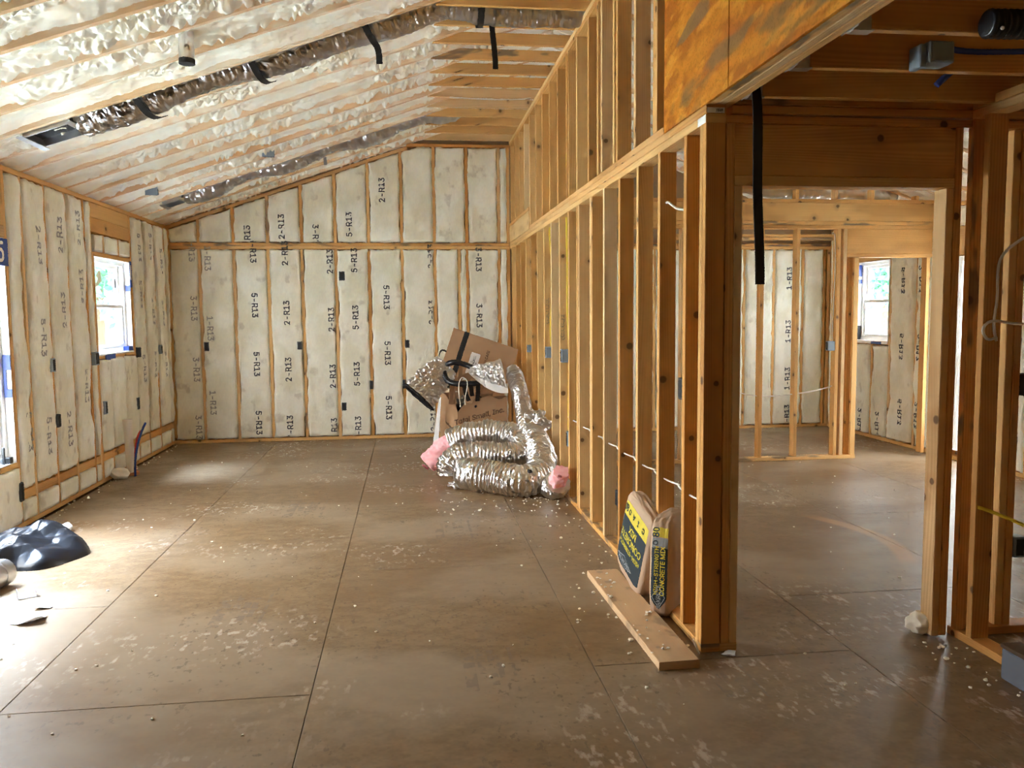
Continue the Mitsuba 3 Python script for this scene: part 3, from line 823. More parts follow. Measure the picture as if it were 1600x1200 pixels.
LR = (XRIDGE - XL) / ca
for k in range(-27, 12):
    y1_ = JY + G * k - 0.038
    if y1_ < YN + 0.05:
        continue
    vis = k >= -6
    lumber('rafter', ce, (-0.10, y1_ - 0.038, 0.0), (LR - 0.02, y1_, 0.14), 'x', m=SPRAY, xf=slope_xf())
    lumber('rafter', ce, (-0.10, y1_ - 0.038, 0.0), (LR - 0.02, y1_, 0.14), 'x', m=SPRAY, xf=slope_xf(True))
    if k >= -2:
        xa = (JZ + 0.006 - Z0) / SL + XL
        (V, F), UV = board((0.235, y1_ + 0.0005, JZ), (XR + D + 0.05, y1_ + 0.038, JZ + 0.089), 'x')
        cut = V[:, 0] < 0.3
        V[cut, 0] = np.where(V[cut, 2] > JZ + 0.045, 0.47, 0.235)
        put('tie', (V, F), PINE, ce, uv=UV)


def foam(ya, yb, xa, xb, right=False, step=0.011, seed=0):
    nx, ny = int((xb - xa) / step), int((yb - ya) / step) + 2
    x, y = np.meshgrid(np.linspace(xa, xb, nx), np.linspace(ya, yb, ny), indexing='ij')
    z0 = np.zeros_like(x)
    P = np.stack([x, y, z0], -1)
    e = np.minimum(y - ya, yb - y) / (yb - ya) * 2
    big = meshkit.fbm(P * [5, 9, 1] + seed, 3, seed) - 0.5
    warp = meshkit.noise(P * 9 + 3, seed + 7)
    pop = np.abs(meshkit.noise(np.stack([x * 24 + 2 * warp, y * 30, z0], -1), seed + 1) - 0.5) * 2
    pop2 = meshkit.noise(np.stack([x * 55, y * 60, z0], -1), seed + 3) - 0.5
    rough = np.clip((meshkit.noise(P * [2.0, 3, 1] + 9, seed + 4) - 0.25) * 2.2, 0.12, 1) * np.clip((x - xa + 0.1) / 0.9, 0.15, 1)
    dep = 0.058 - 0.030 * (1 - np.clip(e * 2.2, 0, 1)) ** 1.5 + 0.045 * big
    left = np.exp(-(x - xa) / 0.28) * 0.035 * (0.4 + 1.2 * meshkit.noise(P * [4, 11, 1], seed + 6))
    dep = dep - left - 0.085 * (pop - 0.38) * rough - 0.030 * pop2 * rough
    dep = np.maximum(dep, 0.004)
    z = zr(x) + dep / ca
    V = np.stack([(XL + XE - x) if right else x, y, z], -1).reshape(-1, 3)
    F = grid_faces(nx, ny)
    F = F if right else F[:, ::-1]
    return V, F


for k in range(-27, 13):
    ya = JY + G * (k - 1) - 0.038
    yb = JY + G * k - 0.076
    ya, yb = max(ya, YN - 0.09), min(yb, YF + 0.09)
    if yb - ya < 0.03:
        continue
    if k >= -6:
        put('spray_foam', foam(ya, yb, XL - 0.08, 0.75, seed=400 + k), FOAM, ce, smooth=True)
        put('spray_foam', foam(ya, yb, 0.75, XRIDGE, step=0.03, seed=400 + k), FOAM, ce, smooth=True)
    else:
        put('spray_foam', foam(ya, yb, XL - 0.08, XRIDGE, step=0.06, seed=400 + k), FOAM, ce, smooth=True)
    put('spray_foam', foam(ya, yb, XL - 0.08, XRIDGE, True, step=0.045, seed=500 + k), FOAM, ce, smooth=True)
zd = 0.15
for s in (0, 1):
    V = np.array([[XL - 0.35, YN - 0.4, 0], [XRIDGE, YN - 0.4, 0], [XRIDGE, YF + 0.5, 0], [XL - 0.35, YF + 0.5, 0]])
    V[:, 2] = [float(Z0 + SL * (x - XL)) + zd for x in V[:, 0]]
    V2 = V + [0, 0, 0.02]
    if s:
        V[:, 0], V2[:, 0] = XL + XE - V[:, 0], XL + XE - V2[:, 0]
    put('roof_deck', trimesh.convex.convex_hull(np.vstack([V, V2])), SHEATH, ce)
# hall joists on hangers, and the deck above them
HJ = [3.383, 2.972, 2.562, 2.152, 1.742, 1.33, 0.92, 0.51, 0.1, -0.3, -0.7, -1.1, -1.5, -1.9, -2.3, -2.7, -3.1, -3.5, -3.9, -4.3, -4.7]
for i, y in enumerate(HJ):
    j = lumber('joist', ce, (XR + 0.132, y, ZP + 0.001), (XE, y + 0.038, ZP + 0.235), 'x')
    if i < 6:
        put('joist_hanger', cat(box((XR + 0.130, y - 0.003, ZP - 0.004), (XR + 0.20, y + 0.041, ZP + 0.0005)), box((XR + 0.1285, y - 0.035, ZP), (XR + 0.1305, y + 0.073, ZP + 0.14)), box((XR + 0.130, y - 0.003, ZP - 0.004), (XR + 0.19, y - 0.0005, ZP + 0.10))), STEEL, ce)
lumber('ledger', ce, (XR + 0.132, YP, ZP + 0.002), (XE, YP + 0.038, ZP + 0.20), 'x')
put('loft_deck', box((XR + 0.1, YN, ZP + 0.236), (XE, YP + 0.1, ZP + 0.254)), SHEATH, ce)

# --- things ---
# ------------------------------------------------------------------ outdoors
gr = structure('ground', 'pale bare ground outside the windows')
put('surface', cat(box((-60, -60, -0.75), (60, 80, -0.60))), GROUND, gr)


def tree(x, y, h, r, seed, label):
    rng = np.random.default_rng(seed)
    k = thing('tree', label, 'tree', 'trees outside the windows')
    put('trunk', tube([(x, y, -0.6), (x + 0.1, y, h * 0.35), (x - 0.1, y + 0.1, h * 0.8)], np.linspace(0.16, 0.05, 14), 14, 8), BARK, k, smooth=True)
    n = 5200
    c = rng.normal(size=(26, 3))
    c = c / np.linalg.norm(c, axis=1, keepdims=True) * rng.uniform(0.3, 1.0, (26, 1)) * [r, r, h * 0.36] + [x, y, h * 0.62]
    p = c[rng.integers(0, 26, n)] + rng.normal(size=(n, 3)) * [r * 0.22, r * 0.22, h * 0.09]
    p[:, 2] = np.maximum(p[:, 2], 0.2)
    a, b = rng.normal(size=(2, n, 3))
    a /= np.linalg.norm(a, axis=1, keepdims=True)
    b = np.cross(a, b)
    b /= np.linalg.norm(b, axis=1, keepdims=True)
    s = rng.uniform(0.07, 0.15, (n, 1))
    V = np.stack([p + a * s, p + b * s * 0.5, p - a * s, p - b * s * 0.5], 1).reshape(-1, 3)
    i = np.arange(n)[:, None] * 4
    put('foliage', (V, np.vstack([i + [0, 1, 2], i + [0, 2, 3]])), LEAF, k, kind='stuff')


for i, (x, y, h, r, lb) in enumerate([(-6.6, 18.5, 5.6, 1.7, 'leafy green tree outside the small left window'), (-11.4, 23.5, 8.0, 2.2, 'tall leafy tree farther out beyond the small left window'),
                                      (-19.0, 29, 9.0, 2.8, 'broad tree at the left beyond the left wall windows'), (-7.2, 30, 8.5, 2.4, 'tree behind the others beyond the small left window'),
                                      (12.2, 19.5, 5.6, 1.8, 'leafy tree outside the window in the right outer wall'), (16.4, 27, 8.0, 2.4, 'taller tree farther out beyond the right outer wall window')]):
    tree(x, y, h, r, 700 + i, lb)

# ------------------------------------------------------------------ ducts under the ceiling
fd = thing('flexible_duct', 'long shiny foil flexible duct slung between rafters, nearest of the ceiling ducts', 'duct')
xs = np.linspace(-2.22, 0.30, 9)
p1 = [(x, 6.13, float(zr(x)) + 0.065 - 0.02 * math.sin(i * 1.9)) for i, x in enumerate(xs)] + [(0.55, 6.14, 3.765), (0.85, 6.15, 3.77), (1.40, 6.15, 3.78)]
nn = 800
rad = 0.128 + 0.010 * np.sin(np.linspace(0, 15, nn))
put('jacket', tube(p1, rad, nn, 44, ribs=0.0022, period=0.045, wrinkle=0.014, seed=3), DUCTFOIL, fd, smooth=True)
fd2 = thing('flexible_duct', 'crinkled foil flexible duct between the rafters near the far wall', 'duct')
xs = np.linspace(-2.35, 0.25, 9)
p2 = [(x, 9.385, float(zr(x)) + 0.05 - 0.02 * math.sin(i * 2.3)) for i, x in enumerate(xs)] + [(0.45, 9.40, 3.79), (0.65, 9.42, 3.90)]
rad = 0.105 + 0.012 * np.sin(np.linspace(0, 22, 600))
put('jacket', tube(p2, rad, 600, 40, ribs=0.002, period=0.03, wrinkle=0.022, seed=8), DUCTFOIL, fd2, smooth=True)
fd3 = thing('flexible_duct', 'foil duct lying on the partition top plates under the roof of the back room', 'duct')
put('jacket', tube([(3.4, 8.45, 2.92), (4.0, 8.42, 2.86), (4.6, 8.46, 2.84), (5.2, 8.5, 2.72)], 0.13, 120, 28, ribs=0.004, wrinkle=0.012, seed=5), FOIL, fd3, smooth=True)


def slope_pt(x, y, up=0.0):
    return (x, y, float(zr(x)) + up)


straps = [(-1.78, 'black strap around the near ceiling duct, leftmost of its straps'), (-1.02, 'black strap around the near ceiling duct, second from the left')]
for x, lb in straps:
    a = np.linspace(-1, 0.72, 9)
    pts = [(x + 0.012 * i, 6.13 + 0.19 * s, float(zr(x)) + 0.065 - 0.150 * math.cos(s * 1.15) ** 0.8) for i, s in enumerate(a)]
    put('strap', ribbon(pts, (1, 0, 0.34), 0.045, 0.003), BLACK, None, label=lb, cat='strap')
put('strap', ribbon([slope_pt(-0.255, 5.95, 0.0), slope_pt(-0.215, 6.04, -0.07), slope_pt(-0.19, 6.15, -0.085), slope_pt(-0.175, 6.25, -0.10), slope_pt(-0.170, 6.27, -0.19)], (1, 0, 0.34), 0.045, 0.003), BLACK, None,
    label='black strap with a dangling tail where the near ceiling duct nears the flat ties', cat='strap')
put('strap', ribbon([(0.56, 5.99, 3.72), (0.56, 6.05, 3.655), (0.56, 6.15, 3.63), (0.56, 6.27, 3.66), (0.56, 6.33, 3.71)], (1, 0, 0), 0.045, 0.003), BLACK, None,
    label='black strap around the flat end of the near ceiling duct', cat='strap')
put('strap', ribbon([(0.665, 6.345, 3.76), (0.667, 6.345, 3.69), (0.680, 6.345, 3.55), (0.690, 6.345, 3.385)], (1, 0.15, 0), 0.042, 0.003), BLACK, None,
    label='black strap hanging straight down from a flat ceiling tie', cat='strap')
put('strap', ribbon([(1.447, 3.372, 2.50), (1.449, 3.340, 2.40), (1.452, 3.335, 2.1), (1.462, 3.338, 1.9), (1.470, 3.335, 1.665)], (1, 0.1, 0), 0.042, 0.004), BLACK, None,
    label='long black strap hanging in front of the doorway header', cat='strap')
put('strap', ribbon([slope_pt(-0.90, 9.30, -0.02), slope_pt(-0.89, 9.38, -0.055), slope_pt(-0.88, 9.46, -0.03), slope_pt(-0.87, 9.47, -0.12)], (1, 0, 0.34), 0.035, 0.002), STEEL, None,
    label='silver strap around the far ceiling duct, left of its two straps', cat='strap')
put('strap', ribbon([slope_pt(-0.31, 9.30, -0.02), slope_pt(-0.30, 9.38, -0.055), slope_pt(-0.29, 9.46, -0.03), slope_pt(-0.28, 9.47, -0.09)], (1, 0, 0.34), 0.035, 0.002), STEEL, None,
    label='silver strap around the far ceiling duct, right of its two straps', cat='strap')


def boot(x0, x1, y0, y1, label):
    k = thing('duct_boot', label, 'duct boot')
    L = (x1 - x0) / ca

    def xf(m):
        V = np.array(m.vertices)
        W = V.copy()
        W[:, 0] = x0 + V[:, 0] * ca - V[:, 2] * sa
        W[:, 2] = float(zr(x0)) + V[:, 0] * sa + V[:, 2] * ca
        return trimesh.Trimesh(W, m.faces, process=False)
    t = 0.012
    put('rim', xf(cat(box((0, y0, -0.02), (L, y0 + t, 0.12)), box((0, y1 - t, -0.02), (L, y1, 0.12)), box((0, y0, -0.02), (t, y1, 0.12)), box((L - t, y0, -0.02), (L, y1, 0.12)))), STEEL, k)
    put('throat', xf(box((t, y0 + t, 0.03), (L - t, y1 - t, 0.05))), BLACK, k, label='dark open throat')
    for lo, hi in (((-0.03, y0 - 0.05, -0.025), (0.01, y1 + 0.06, -0.02)), ((L - 0.02, y0 - 0.05, -0.025), (L + 0.02, y1 + 0.07, -0.02)), ((L + 0.05, y0, -0.03), (L + 0.09, y1 + 0.05, -0.026))):
        put('flange', xf(box(lo, hi)), STEEL, k)


boot(-2.52, -2.22, 5.97, 6.29, 'open rectangular metal duct boot with dark mouth above the near left window')
boot(-2.56, -2.36, 9.27, 9.50, 'small metal duct boot at the left end of the far ceiling duct')
vp = thing('vent_pipe', 'short foil-covered pipe with a black mouth poking from the ceiling foam', 'pipe')
put('pipe', trimesh.creation.cylinder(0.045, 0.2, 24).apply_translation((-1.30, 5.36, 3.20)), FOIL, vp, smooth=40)
put('mouth', trimesh.creation.cylinder(0.047, 0.03, 24).apply_translation((-1.30, 5.36, 3.095)), BLACK, vp, smooth=40)
for x, y, lb in ((-2.50, 8.70, 'small dark electrical box on a rafter low above the left window'), (-1.36, 8.70, 'small dark electrical box on a rafter in the middle of the slope')):
    z = float(zr(x))
    k = thing('rafter_box', lb, 'electrical box', 'small dark boxes on the rafters')
    put('body', box((x - 0.055, y, z - 0.012), (x + 0.055, y + 0.05, z + 0.075), 0.006), BOXDARK, k)
    put('lip', box((x - 0.06, y - 0.006, z - 0.016), (x + 0.06, y, z + 0.08), 0.002), BOXGREY, k)


# ------------------------------------------------------------------ electrical boxes
def ebox(lo, hi, label, group, m=BOXGREY, open_axis=0, sgn=-1):
    k = thing('outlet_box', label, 'electrical box', group)
    lo, hi = np.array(lo, float), np.array(hi, float)
    put('body', box(lo, hi, 0.004), m, k)
    a, b = lo.copy(), hi.copy()
    e = 0.010
    for ax in range(3):
        if ax != open_axis:
            a[ax] += e
            b[ax] -= e
    if sgn < 0:
        b[open_axis] = lo[open_axis] + 0.001
        a[open_axis] = lo[open_axis] - 0.0015
    else:
        a[open_axis] = hi[open_axis] - 0.001
        b[open_axis] = hi[open_axis] + 0.0015
    put('opening', box(a, b), BLACK, k)


GL, GF, GM = 'boxes on the left wall', 'boxes on the far wall', 'boxes on the stud wall'
for (y0, y1, z0, z1, m, lb) in [(7.02, 7.085, 1.12, 1.23, BOXGREY, 'blue-grey outlet box high between the two windows of the left wall'), (7.065, 7.13, 0.665, 0.77, BOXDARK, 'dark outlet box below the blue-grey box between the left windows'),
                                (7.945, 8.04, 1.12, 1.24, BOXGREY, 'blue-grey box beside the lower left corner of the small left window'), (9.19, 9.25, 1.13, 1.235, BOXDARK, 'dark box beside the lower right corner of the small left window'),
                                (9.972, 10.03, 1.13, 1.235, BOXGREY, 'grey box on the left wall closest to the far corner'), (9.07, 9.13, 0.585, 0.71, BOXDARK, 'dark box below the small left window on its right side'),
                                (8.13, 8.19, 0.645, 0.77, BOXGREY, 'grey box below the small left window on its left side'), (6.36, 6.415, 0.21, 0.35, BOXDARK, 'dark box low on the jamb stud of the near left window')]:
    ebox((XL - 0.05, y0, z0), (XL + 0.034, y1, z1), lb, GL, m, 0, 1)
for (x, z, w, h, lb) in [(-2.445, 1.19, 0.055, 0.11, 'dark box on the far wall, leftmost of the row of three'), (-1.335, 1.19, 0.055, 0.10, 'dark box on the far wall, middle of the row of three'),
                         (-0.015, 1.19, 0.055, 0.10, 'dark box on the far wall, rightmost of the row of three'), (-0.814, 0.417, 0.06, 0.10, 'dark box low near the middle of the far wall'),
                         (-0.472, 0.684, 0.038, 0.11, 'narrow black box on a far wall stud near its middle'), (-0.066, 0.684, 0.034, 0.11, 'narrow black box on a far wall stud left of the carton'),
                         (-0.80, 2.04, 0.07, 0.11, 'dark cut-out box with wires high on the far wall')]:
    ebox((x - w / 2, YF - 0.03, z - h / 2), (x + w / 2, YF + 0.03, z + h / 2), lb, GF, BOXDARK, 1, -1)
for (x0, x1, y0, y1, z0, z1, lb) in [(1.300, 1.365, 8.998, 9.060, 1.13, 1.21, 'grey switch box on the stud wall, farthest of the row of three'), (1.300, 1.362, 7.780, 7.841, 1.13, 1.235, 'grey switch box on the stud wall, middle of the row of three'),
                                     (1.300, 1.364, 6.966, 7.028, 1.13, 1.245, 'grey switch box on the stud wall, nearest of the row of three'), (1.348, 1.400, 6.960, 7.028, 0.40, 0.53, 'grey outlet box low on the stud wall below the yellow cable'),
                                     (1.299, 1.360, 3.817, 3.880, 1.13, 1.235, 'dark grey switch box on the stud next to the doorway post'), (1.299, 1.360, 5.037, 5.110, 0.32, 0.42, 'dark grey outlet box low on the stud wall above the sacks')]:
    ebox((x0, y0, z0), (x1, y1, z1), lb, GM, BOXGREY if y0 > 6 else BOXDARK, 0, -1)
ebox((4.33, YQ + 0.002, 1.14), (4.405, YQ + 0.06, 1.24), 'grey metal switch box on the back room partition', 'boxes in the back rooms', BOXGREY, 0, -1)
ebox((2.856, 3.54, 0.365), (2.915, 3.60, 0.465), 'grey box low on the stud at the right picture edge', 'boxes in the back rooms', BOXGREY, 1, -1)
ebox((2.856, 3.50, 1.145), (2.93, 3.58, 1.25), 'dark steel box at the right picture edge at mid height', 'boxes in the back rooms', BOXDARK, 1, -1)
jb = thing('junction_box', 'grey junction box under a hall ceiling joist with a blue cable', 'electrical box')
put('body', box((1.905, 2.885, 2.452), (2.005, 2.971, 2.530), 0.005), BOXGREY, jb)
put('bracket', box((1.878, 2.90, 2.440), (1.906, 2.971, 2.522), 0.004), BOXGREY, jb)
put('cover', box((1.915, 2.883, 2.458), (1.997, 2.886, 2.524), 0.002), BOXGREY, jb)


def cable(pts, r, m, label, cat_='cable', group=None, n=50):
    return put('cable', tube(pts, r, n, 8), m, None, smooth=True, label=label, cat=cat_, group=group)


cable([(1.99, 2.93, 2.532), (2.05, 2.955, 2.522), (2.2, 2.962, 2.520), (2.4, 2.960, 2.528), (2.6, 2.962, 2.53)], 0.011, BLUEP, 'blue cable running from the grey junction box along the joist', n=60)
cable([(2.12, 3.16, 2.448), (2.16, 3.14, 2.49), (2.26, 3.08, 2.58), (2.40, 3.02, 2.66), (2.50, 2.99, 2.683)], 0.014, BLUEP, 'short blue tube end poking down between hall joists')
bp = thing('corrugated_pipe', 'black corrugated pipe end between the hall joists at upper right', 'pipe')
put('pipe', tube([(1.845, 2.508, 2.458), (2.1, 2.51, 2.462), (2.50, 2.512, 2.465)], 0.042, 150, 24, ribs=0.010, period=0.022), TARP, bp, smooth=True)
put('cable_clip', trimesh.creation.icosphere(2, 0.006).apply_translation((1.872, 2.466, 2.432)), WHITE, bp, label='small white dot')

cable([(1.372, 7.834, 2.95), (1.366, 7.830, 2.75), (1.362, 7.832, 2.5), (1.352, 7.834, 2.30), (1.366, 7.830, 2.08), (1.368, 7.830, 1.67), (1.356, 7.830, 1.48), (1.362, 7.832, 1.24)], 0.0075, YELLOW, 'yellow cable on the stud wall running down to the middle switch box', n=80)
cable([(1.386, 7.020, 3.02), (1.372, 7.022, 2.98), (1.362, 7.020, 2.85), (1.368, 7.021, 2.6), (1.360, 7.020, 2.40), (1.364, 7.020, 1.9), (1.362, 7.02, 1.6), (1.374, 7.02, 1.30), (1.374, 7.021, 0.9), (1.372, 7.020, 0.54)], 0.0085, YELLOW,
      'yellow cable on the stud wall, nearer one, running down past the nearest switch box', n=90)
cable([(2.556, 3.402, 0.655), (2.60, 3.38, 0.640), (2.70, 3.32, 0.595), (2.85, 3.25, 0.52), (3.0, 3.2, 0.47)], 0.008, YELLOW, 'yellow cable crossing the stud bay at the right picture edge')
wpts = []
for i, y in enumerate(np.linspace(6.75, 3.70, 30)):
    wpts.append((1.362 - 0.050 * (0.5 + 0.5 * math.sin(2 * math.pi * (y - 3.80) / G + 0.6)), y, 0.678 + 0.012 * math.cos(2 * math.pi * (y - 3.9) / G)))
cable(wpts, 0.005, WIRE, 'white cable threaded through the studs at knee height', n=260)
cable([(1.33, 4.205, 2.10), (1.335, 4.17, 2.115), (1.345, 4.10, 2.085), (1.365, 4.02, 2.06), (1.39, 3.99, 2.06)], 0.007, WIRE, 'short white cable loop high on the stud wall near the doorway post')
cable([(0.45, 8.395, 3.696), (0.75, 8.38, 3.682), (1.05, 8.37, 3.68), (1.26, 8.36, 3.70)], 0.005, WIRE, 'thin white cable sagging along a flat ceiling tie')
cable([(1.315, 7.97, 3.6), (1.312, 7.97, 3.1), (1.318, 7.97, 2.6), (1.312, 7.97, 2.49)], 0.005, WIRE, 'thin white cable running down the upper stud wall')
cable([(2.80, 3.28, 1.95), (2.72, 3.33, 1.89), (2.63, 3.395, 1.80), (2.607, 3.400, 1.74), (2.605, 3.398, 1.6), (2.597, 3.399, 1.52), (2.612, 3.400, 1.41)], 0.0065, WIRE, 'white cable coming down the hall stud at the right')
cable([(2.85, 3.25, 1.465), (2.74, 3.28, 1.482), (2.62, 3.34, 1.492), (2.53, 3.34, 1.497), (2.492, 3.33, 1.465), (2.52, 3.35, 1.43), (2.57, 3.385, 1.418), (2.612, 3.400, 1.425)], 0.0065, WIRE, 'white cable looped around the hall stud at the right', n=70)
cable([(3.38, YQ + 0.05, 0.72), (3.70, YQ + 0.05, 0.675), (3.97, YQ + 0.045, 0.690), (4.2, YQ + 0.04, 0.72), (4.41, YQ + 0.045, 0.77)], 0.006, WIRE, 'white cable strung through the back room partition studs', n=70)
cable([(4.395, YQ + 0.045, 2.35), (4.402, YQ + 0.03, 2.0), (4.398, YQ + 0.04, 1.6), (4.39, YQ + 0.03, 1.24)], 0.006, WIRE, 'white cable running down the partition to its metal box')

# ------------------------------------------------------------------ pipe stubs at the left wall
pv = thing('drain_pipe', 'cream drain pipe stub standing by the left wall below the window', 'pipe')
put('pipe', tube([(-2.755, 8.50, 0.0), (-2.762, 8.505, 0.25), (-2.770, 8.51, 0.50)], 0.041, 12, 24), PVC, pv, smooth=40)
put('cap', trimesh.creation.cylinder(0.046, 0.05, 24).apply_translation((-2.771, 8.51, 0.525)), PVC, pv, smooth=40)
put('collar', trimesh.creation.cylinder(0.075, 0.025, 20).apply_translation((-2.755, 8.50, 0.012)), mat('rust_material', (0.42, 0.17, 0.07), 0.8, 0.2), pv, smooth=40)
put('water_tube', tube([(-2.70, 8.44, 0.0), (-2.695, 8.45, 0.15), (-2.69, 8.50, 0.33), (-2.672, 8.58, 0.42)], 0.011, 30, 10), REDP, None, smooth=True, label='red water tube bending up beside the drain pipe stub', cat='tube')
put('water_tube', tube([(-2.685, 8.40, 0.0), (-2.675, 8.41, 0.2), (-2.655, 8.50, 0.38), (-2.628, 8.60, 0.50)], 0.011, 30, 10), BLUEP, None, smooth=True, label='blue water tube bending up beside the drain pipe stub', cat='tube')


def lump(c, r, seed, squash=0.7, m=CHIP, sub=3, rough=0.45):
    s = trimesh.creation.icosphere(sub)
    v = s.vertices
    d = 1 + rough * (meshkit.fbm(v * 1.7 + seed * 3.1, 3, seed) - 0.5) * 2
    s.vertices = v * d[:, None] * np.array([r, r, r * squash]) + c
    s.vertices[:, 2] = np.maximum(s.vertices[:, 2], 0.001)
    return s


put('foam_lump', lump((-2.80, 8.30, 0.05), 0.085, 2), CHIP, None, smooth=True, label='pale foam lump on the floor left of the drain pipe stub', cat='foam scrap')
put('foam_lump', lump((2.425, 3.60, 0.045), 0.06, 5, 0.9), CHIP, None, smooth=True, label='pale foam lump against the foot of the right doorway jamb', cat='foam scrap')
put('foam_ball', lump((-2.50, 6.28, 0.03), 0.034, 9, 0.95, WHITE), WHITE, None, smooth=True, label='small white foam ball on the floor behind the black plastic', cat='foam scrap')
# ------------------------------------------------------------------ plank, sacks
(V, F), UV = board((-0.655, -0.092, 0.0005), (0.655, 0.092, 0.0385), 'x')
a = math.radians(91.4)
R = np.array([[math.cos(a), -math.sin(a), 0], [math.sin(a), math.cos(a), 0], [0, 0, 1]])
DUSTY = mat('dusty_pine_material', lambda p, n, uv: MIX(MIX(pine_fn(p, n, uv), (0.52, 0.36, 0.23), 0.70), (0.26, 0.17, 0.10), 0.7 * SS(0.55, 0.75, FBM(p.x * 9, p.y * 6, octaves=4))), 0.7, 0.3)
put('plank', (V @ R.T + [1.128, 4.02, 0], F), DUSTY, None, uv=UV, label='dusty loose plank lying on the floor along the stud wall below the sacks', cat='plank')


def sack(W, H, TH, M, seed):
    """Rounded sack in local coordinates: w across, h up, t out of the printed face."""
    def on(c):
        c = np.asarray(c, float)
        q = c / (np.abs(c) ** 6).sum(-1, keepdims=True) ** (1 / 6.0)
        belly = 1 + 0.22 * np.clip(1 - q[..., 0] ** 2, 0, 1) * np.clip(1 - q[..., 1] ** 2, 0, 1)
        out = q * np.array([W / 2, H / 2, TH / 2])
        out[..., 2] *= belly
        nz = meshkit.fbm(q * 2.6 + seed, 4, seed) - 0.5
        crinkle = meshkit.noise(np.stack([q[..., 0] * 3, q[..., 1] * 14, q[..., 2] * 3], -1), seed + 3) - 0.5
        endz = np.clip((np.abs(q[..., 1]) - 0.72) * 3.5, 0, 1)
        out = out * (1 + 0.05 * nz[..., None] + 0.04 * (crinkle * endz)[..., None])
        return out

    def face(axis, sign, a, b, n, m, lift):
        i, j = np.meshgrid(np.linspace(a[0], a[1], n), np.linspace(b[0], b[1], m), indexing='ij')
        c = np.zeros(i.shape + (3,))
        o = [k for k in range(3) if k != axis]
        c[..., o[0]], c[..., o[1]], c[..., axis] = i, j, sign
        P = on(c)
        P = P + lift * np.eye(3)[axis] * sign
        V = P.reshape(-1, 3)
        F = grid_faces(n, m)
        t = trimesh.Trimesh(V, F, process=False)
        if t.face_normals[:, axis].mean() * sign < 0:
            F = F[:, ::-1]
        return V, F

    def world(VF):
        return oriented(VF[0], VF[1], M)
    return on, face, world


def sack_thing(W, H, TH, M, seed, label):
    k = thing('concrete_sack', label, 'sack', 'sacks by the stud wall')
    on, face, world = sack(W, H, TH, M, seed)
    ms = []
    for ax in range(3):
        for sg in (-1, 1):
            n = 40 if ax != 2 else 44
            ms.append(face(ax, sg, (-1, 1), (-1, 1), n, n, 0))
    body = cat(*[trimesh.Trimesh(v, f, process=False) for v, f in ms])
    body.merge_vertices(digits_vertex=6)
    b = world((np.array(body.vertices), np.array(body.faces)))
    put('body', b, SACK, k, smooth=True)
    return k, on, face, world


def sack_text(k, on, world, s, h, pos, turn, axis, sign, ink, dims, parent_name='print'):
    """Lettering on a sack face; pos in face coordinates (-1..1); turn in degrees."""
    m = text(s, h, True)
    v = m.vertices.copy()
    a = math.radians(turn)
    x, y = v[:, 0] * math.cos(a) - v[:, 1] * math.sin(a), v[:, 0] * math.sin(a) + v[:, 1] * math.cos(a)
    o = [q for q in range(3) if q != axis]
    if axis == 0:   # side face: across = t, up = h
        c = np.zeros((len(v), 3))
        c[:, 2], c[:, 1], c[:, 0] = pos[0] + x * 2 / dims[2] * (-sign), pos[1] + y * 2 / dims[1], sign
    else:
        c = np.zeros((len(v), 3))
        c[:, 0], c[:, 1], c[:, 2] = pos[0] + x * 2 / dims[0] * sign, pos[1] + y * 2 / dims[1], sign
    P = on(c)
    P[:, axis] += sign * (0.003 + v[:, 2] * 0.5)
    put(parent_name, world((P, m.faces)), ink, k)


# sack lying back against the studs, upside down; its printed face looks into the room
tl = math.radians(17)
lean = math.radians(4)
yaw1 = math.radians(6)


def M1(V):
    w, h, t = V[:, 0], V[:, 1], V[:, 2]
    w2, h2 = w * math.cos(tl) + h * math.sin(tl), -w * math.sin(tl) + h * math.cos(tl)
    x = -t * math.cos(lean) + h2 * math.sin(lean)
    z = h2 * math.cos(lean) + t * math.sin(lean)
    y = -w2
    X = x * math.cos(yaw1) - y * math.sin(yaw1)
    Y = x * math.sin(yaw1) + y * math.cos(yaw1)
    return np.stack([1.246 + X, 4.35 + Y, 0.285 + z], 1)


W1, H1, T1 = 0.40, 0.49, 0.092
k, on, face, world = sack_thing(W1, H1, T1, M1, 3, 'upside-down paper concrete sack with dark and yellow print leaning on the studs, rear one')
put('panel', world(face(2, 1, (-0.93, 0.93), (-0.80, 0.42), 24, 24, 0.0012)), SACKBLK, k, label='dark printed panel')
put('panel', world(face(2, 1, (-0.93, 0.93), (0.42, 0.80), 24, 12, 0.0012)), SACKYEL, k, label='yellow printed band')
d1 = (W1, H1, T1)
sack_text(k, on, world, 'MIX', 0.040, (0.05, 0.25), 180, 2, 1, SACKYEL, d1)
sack_text(k, on, world, 'CONCRETE', 0.042, (0.0, 0.0), 180, 2, 1, SACKYEL, d1)
sack_text(k, on, world, 'HIGH-STRENGTH', 0.026, (0.0, -0.23), 180, 2, 1, SACKYEL, d1)
sack_text(k, on, world, '80', 0.045, (-0.74, 0.62), 180, 2, 1, SACKBLK, d1)
for i, px in enumerate((-0.40, -0.08, 0.25, 0.62)):
    sack_text(k, on, world, 'OAIC'[i], 0.032, (px, 0.60), 180, 2, 1, SACKBLK, d1)


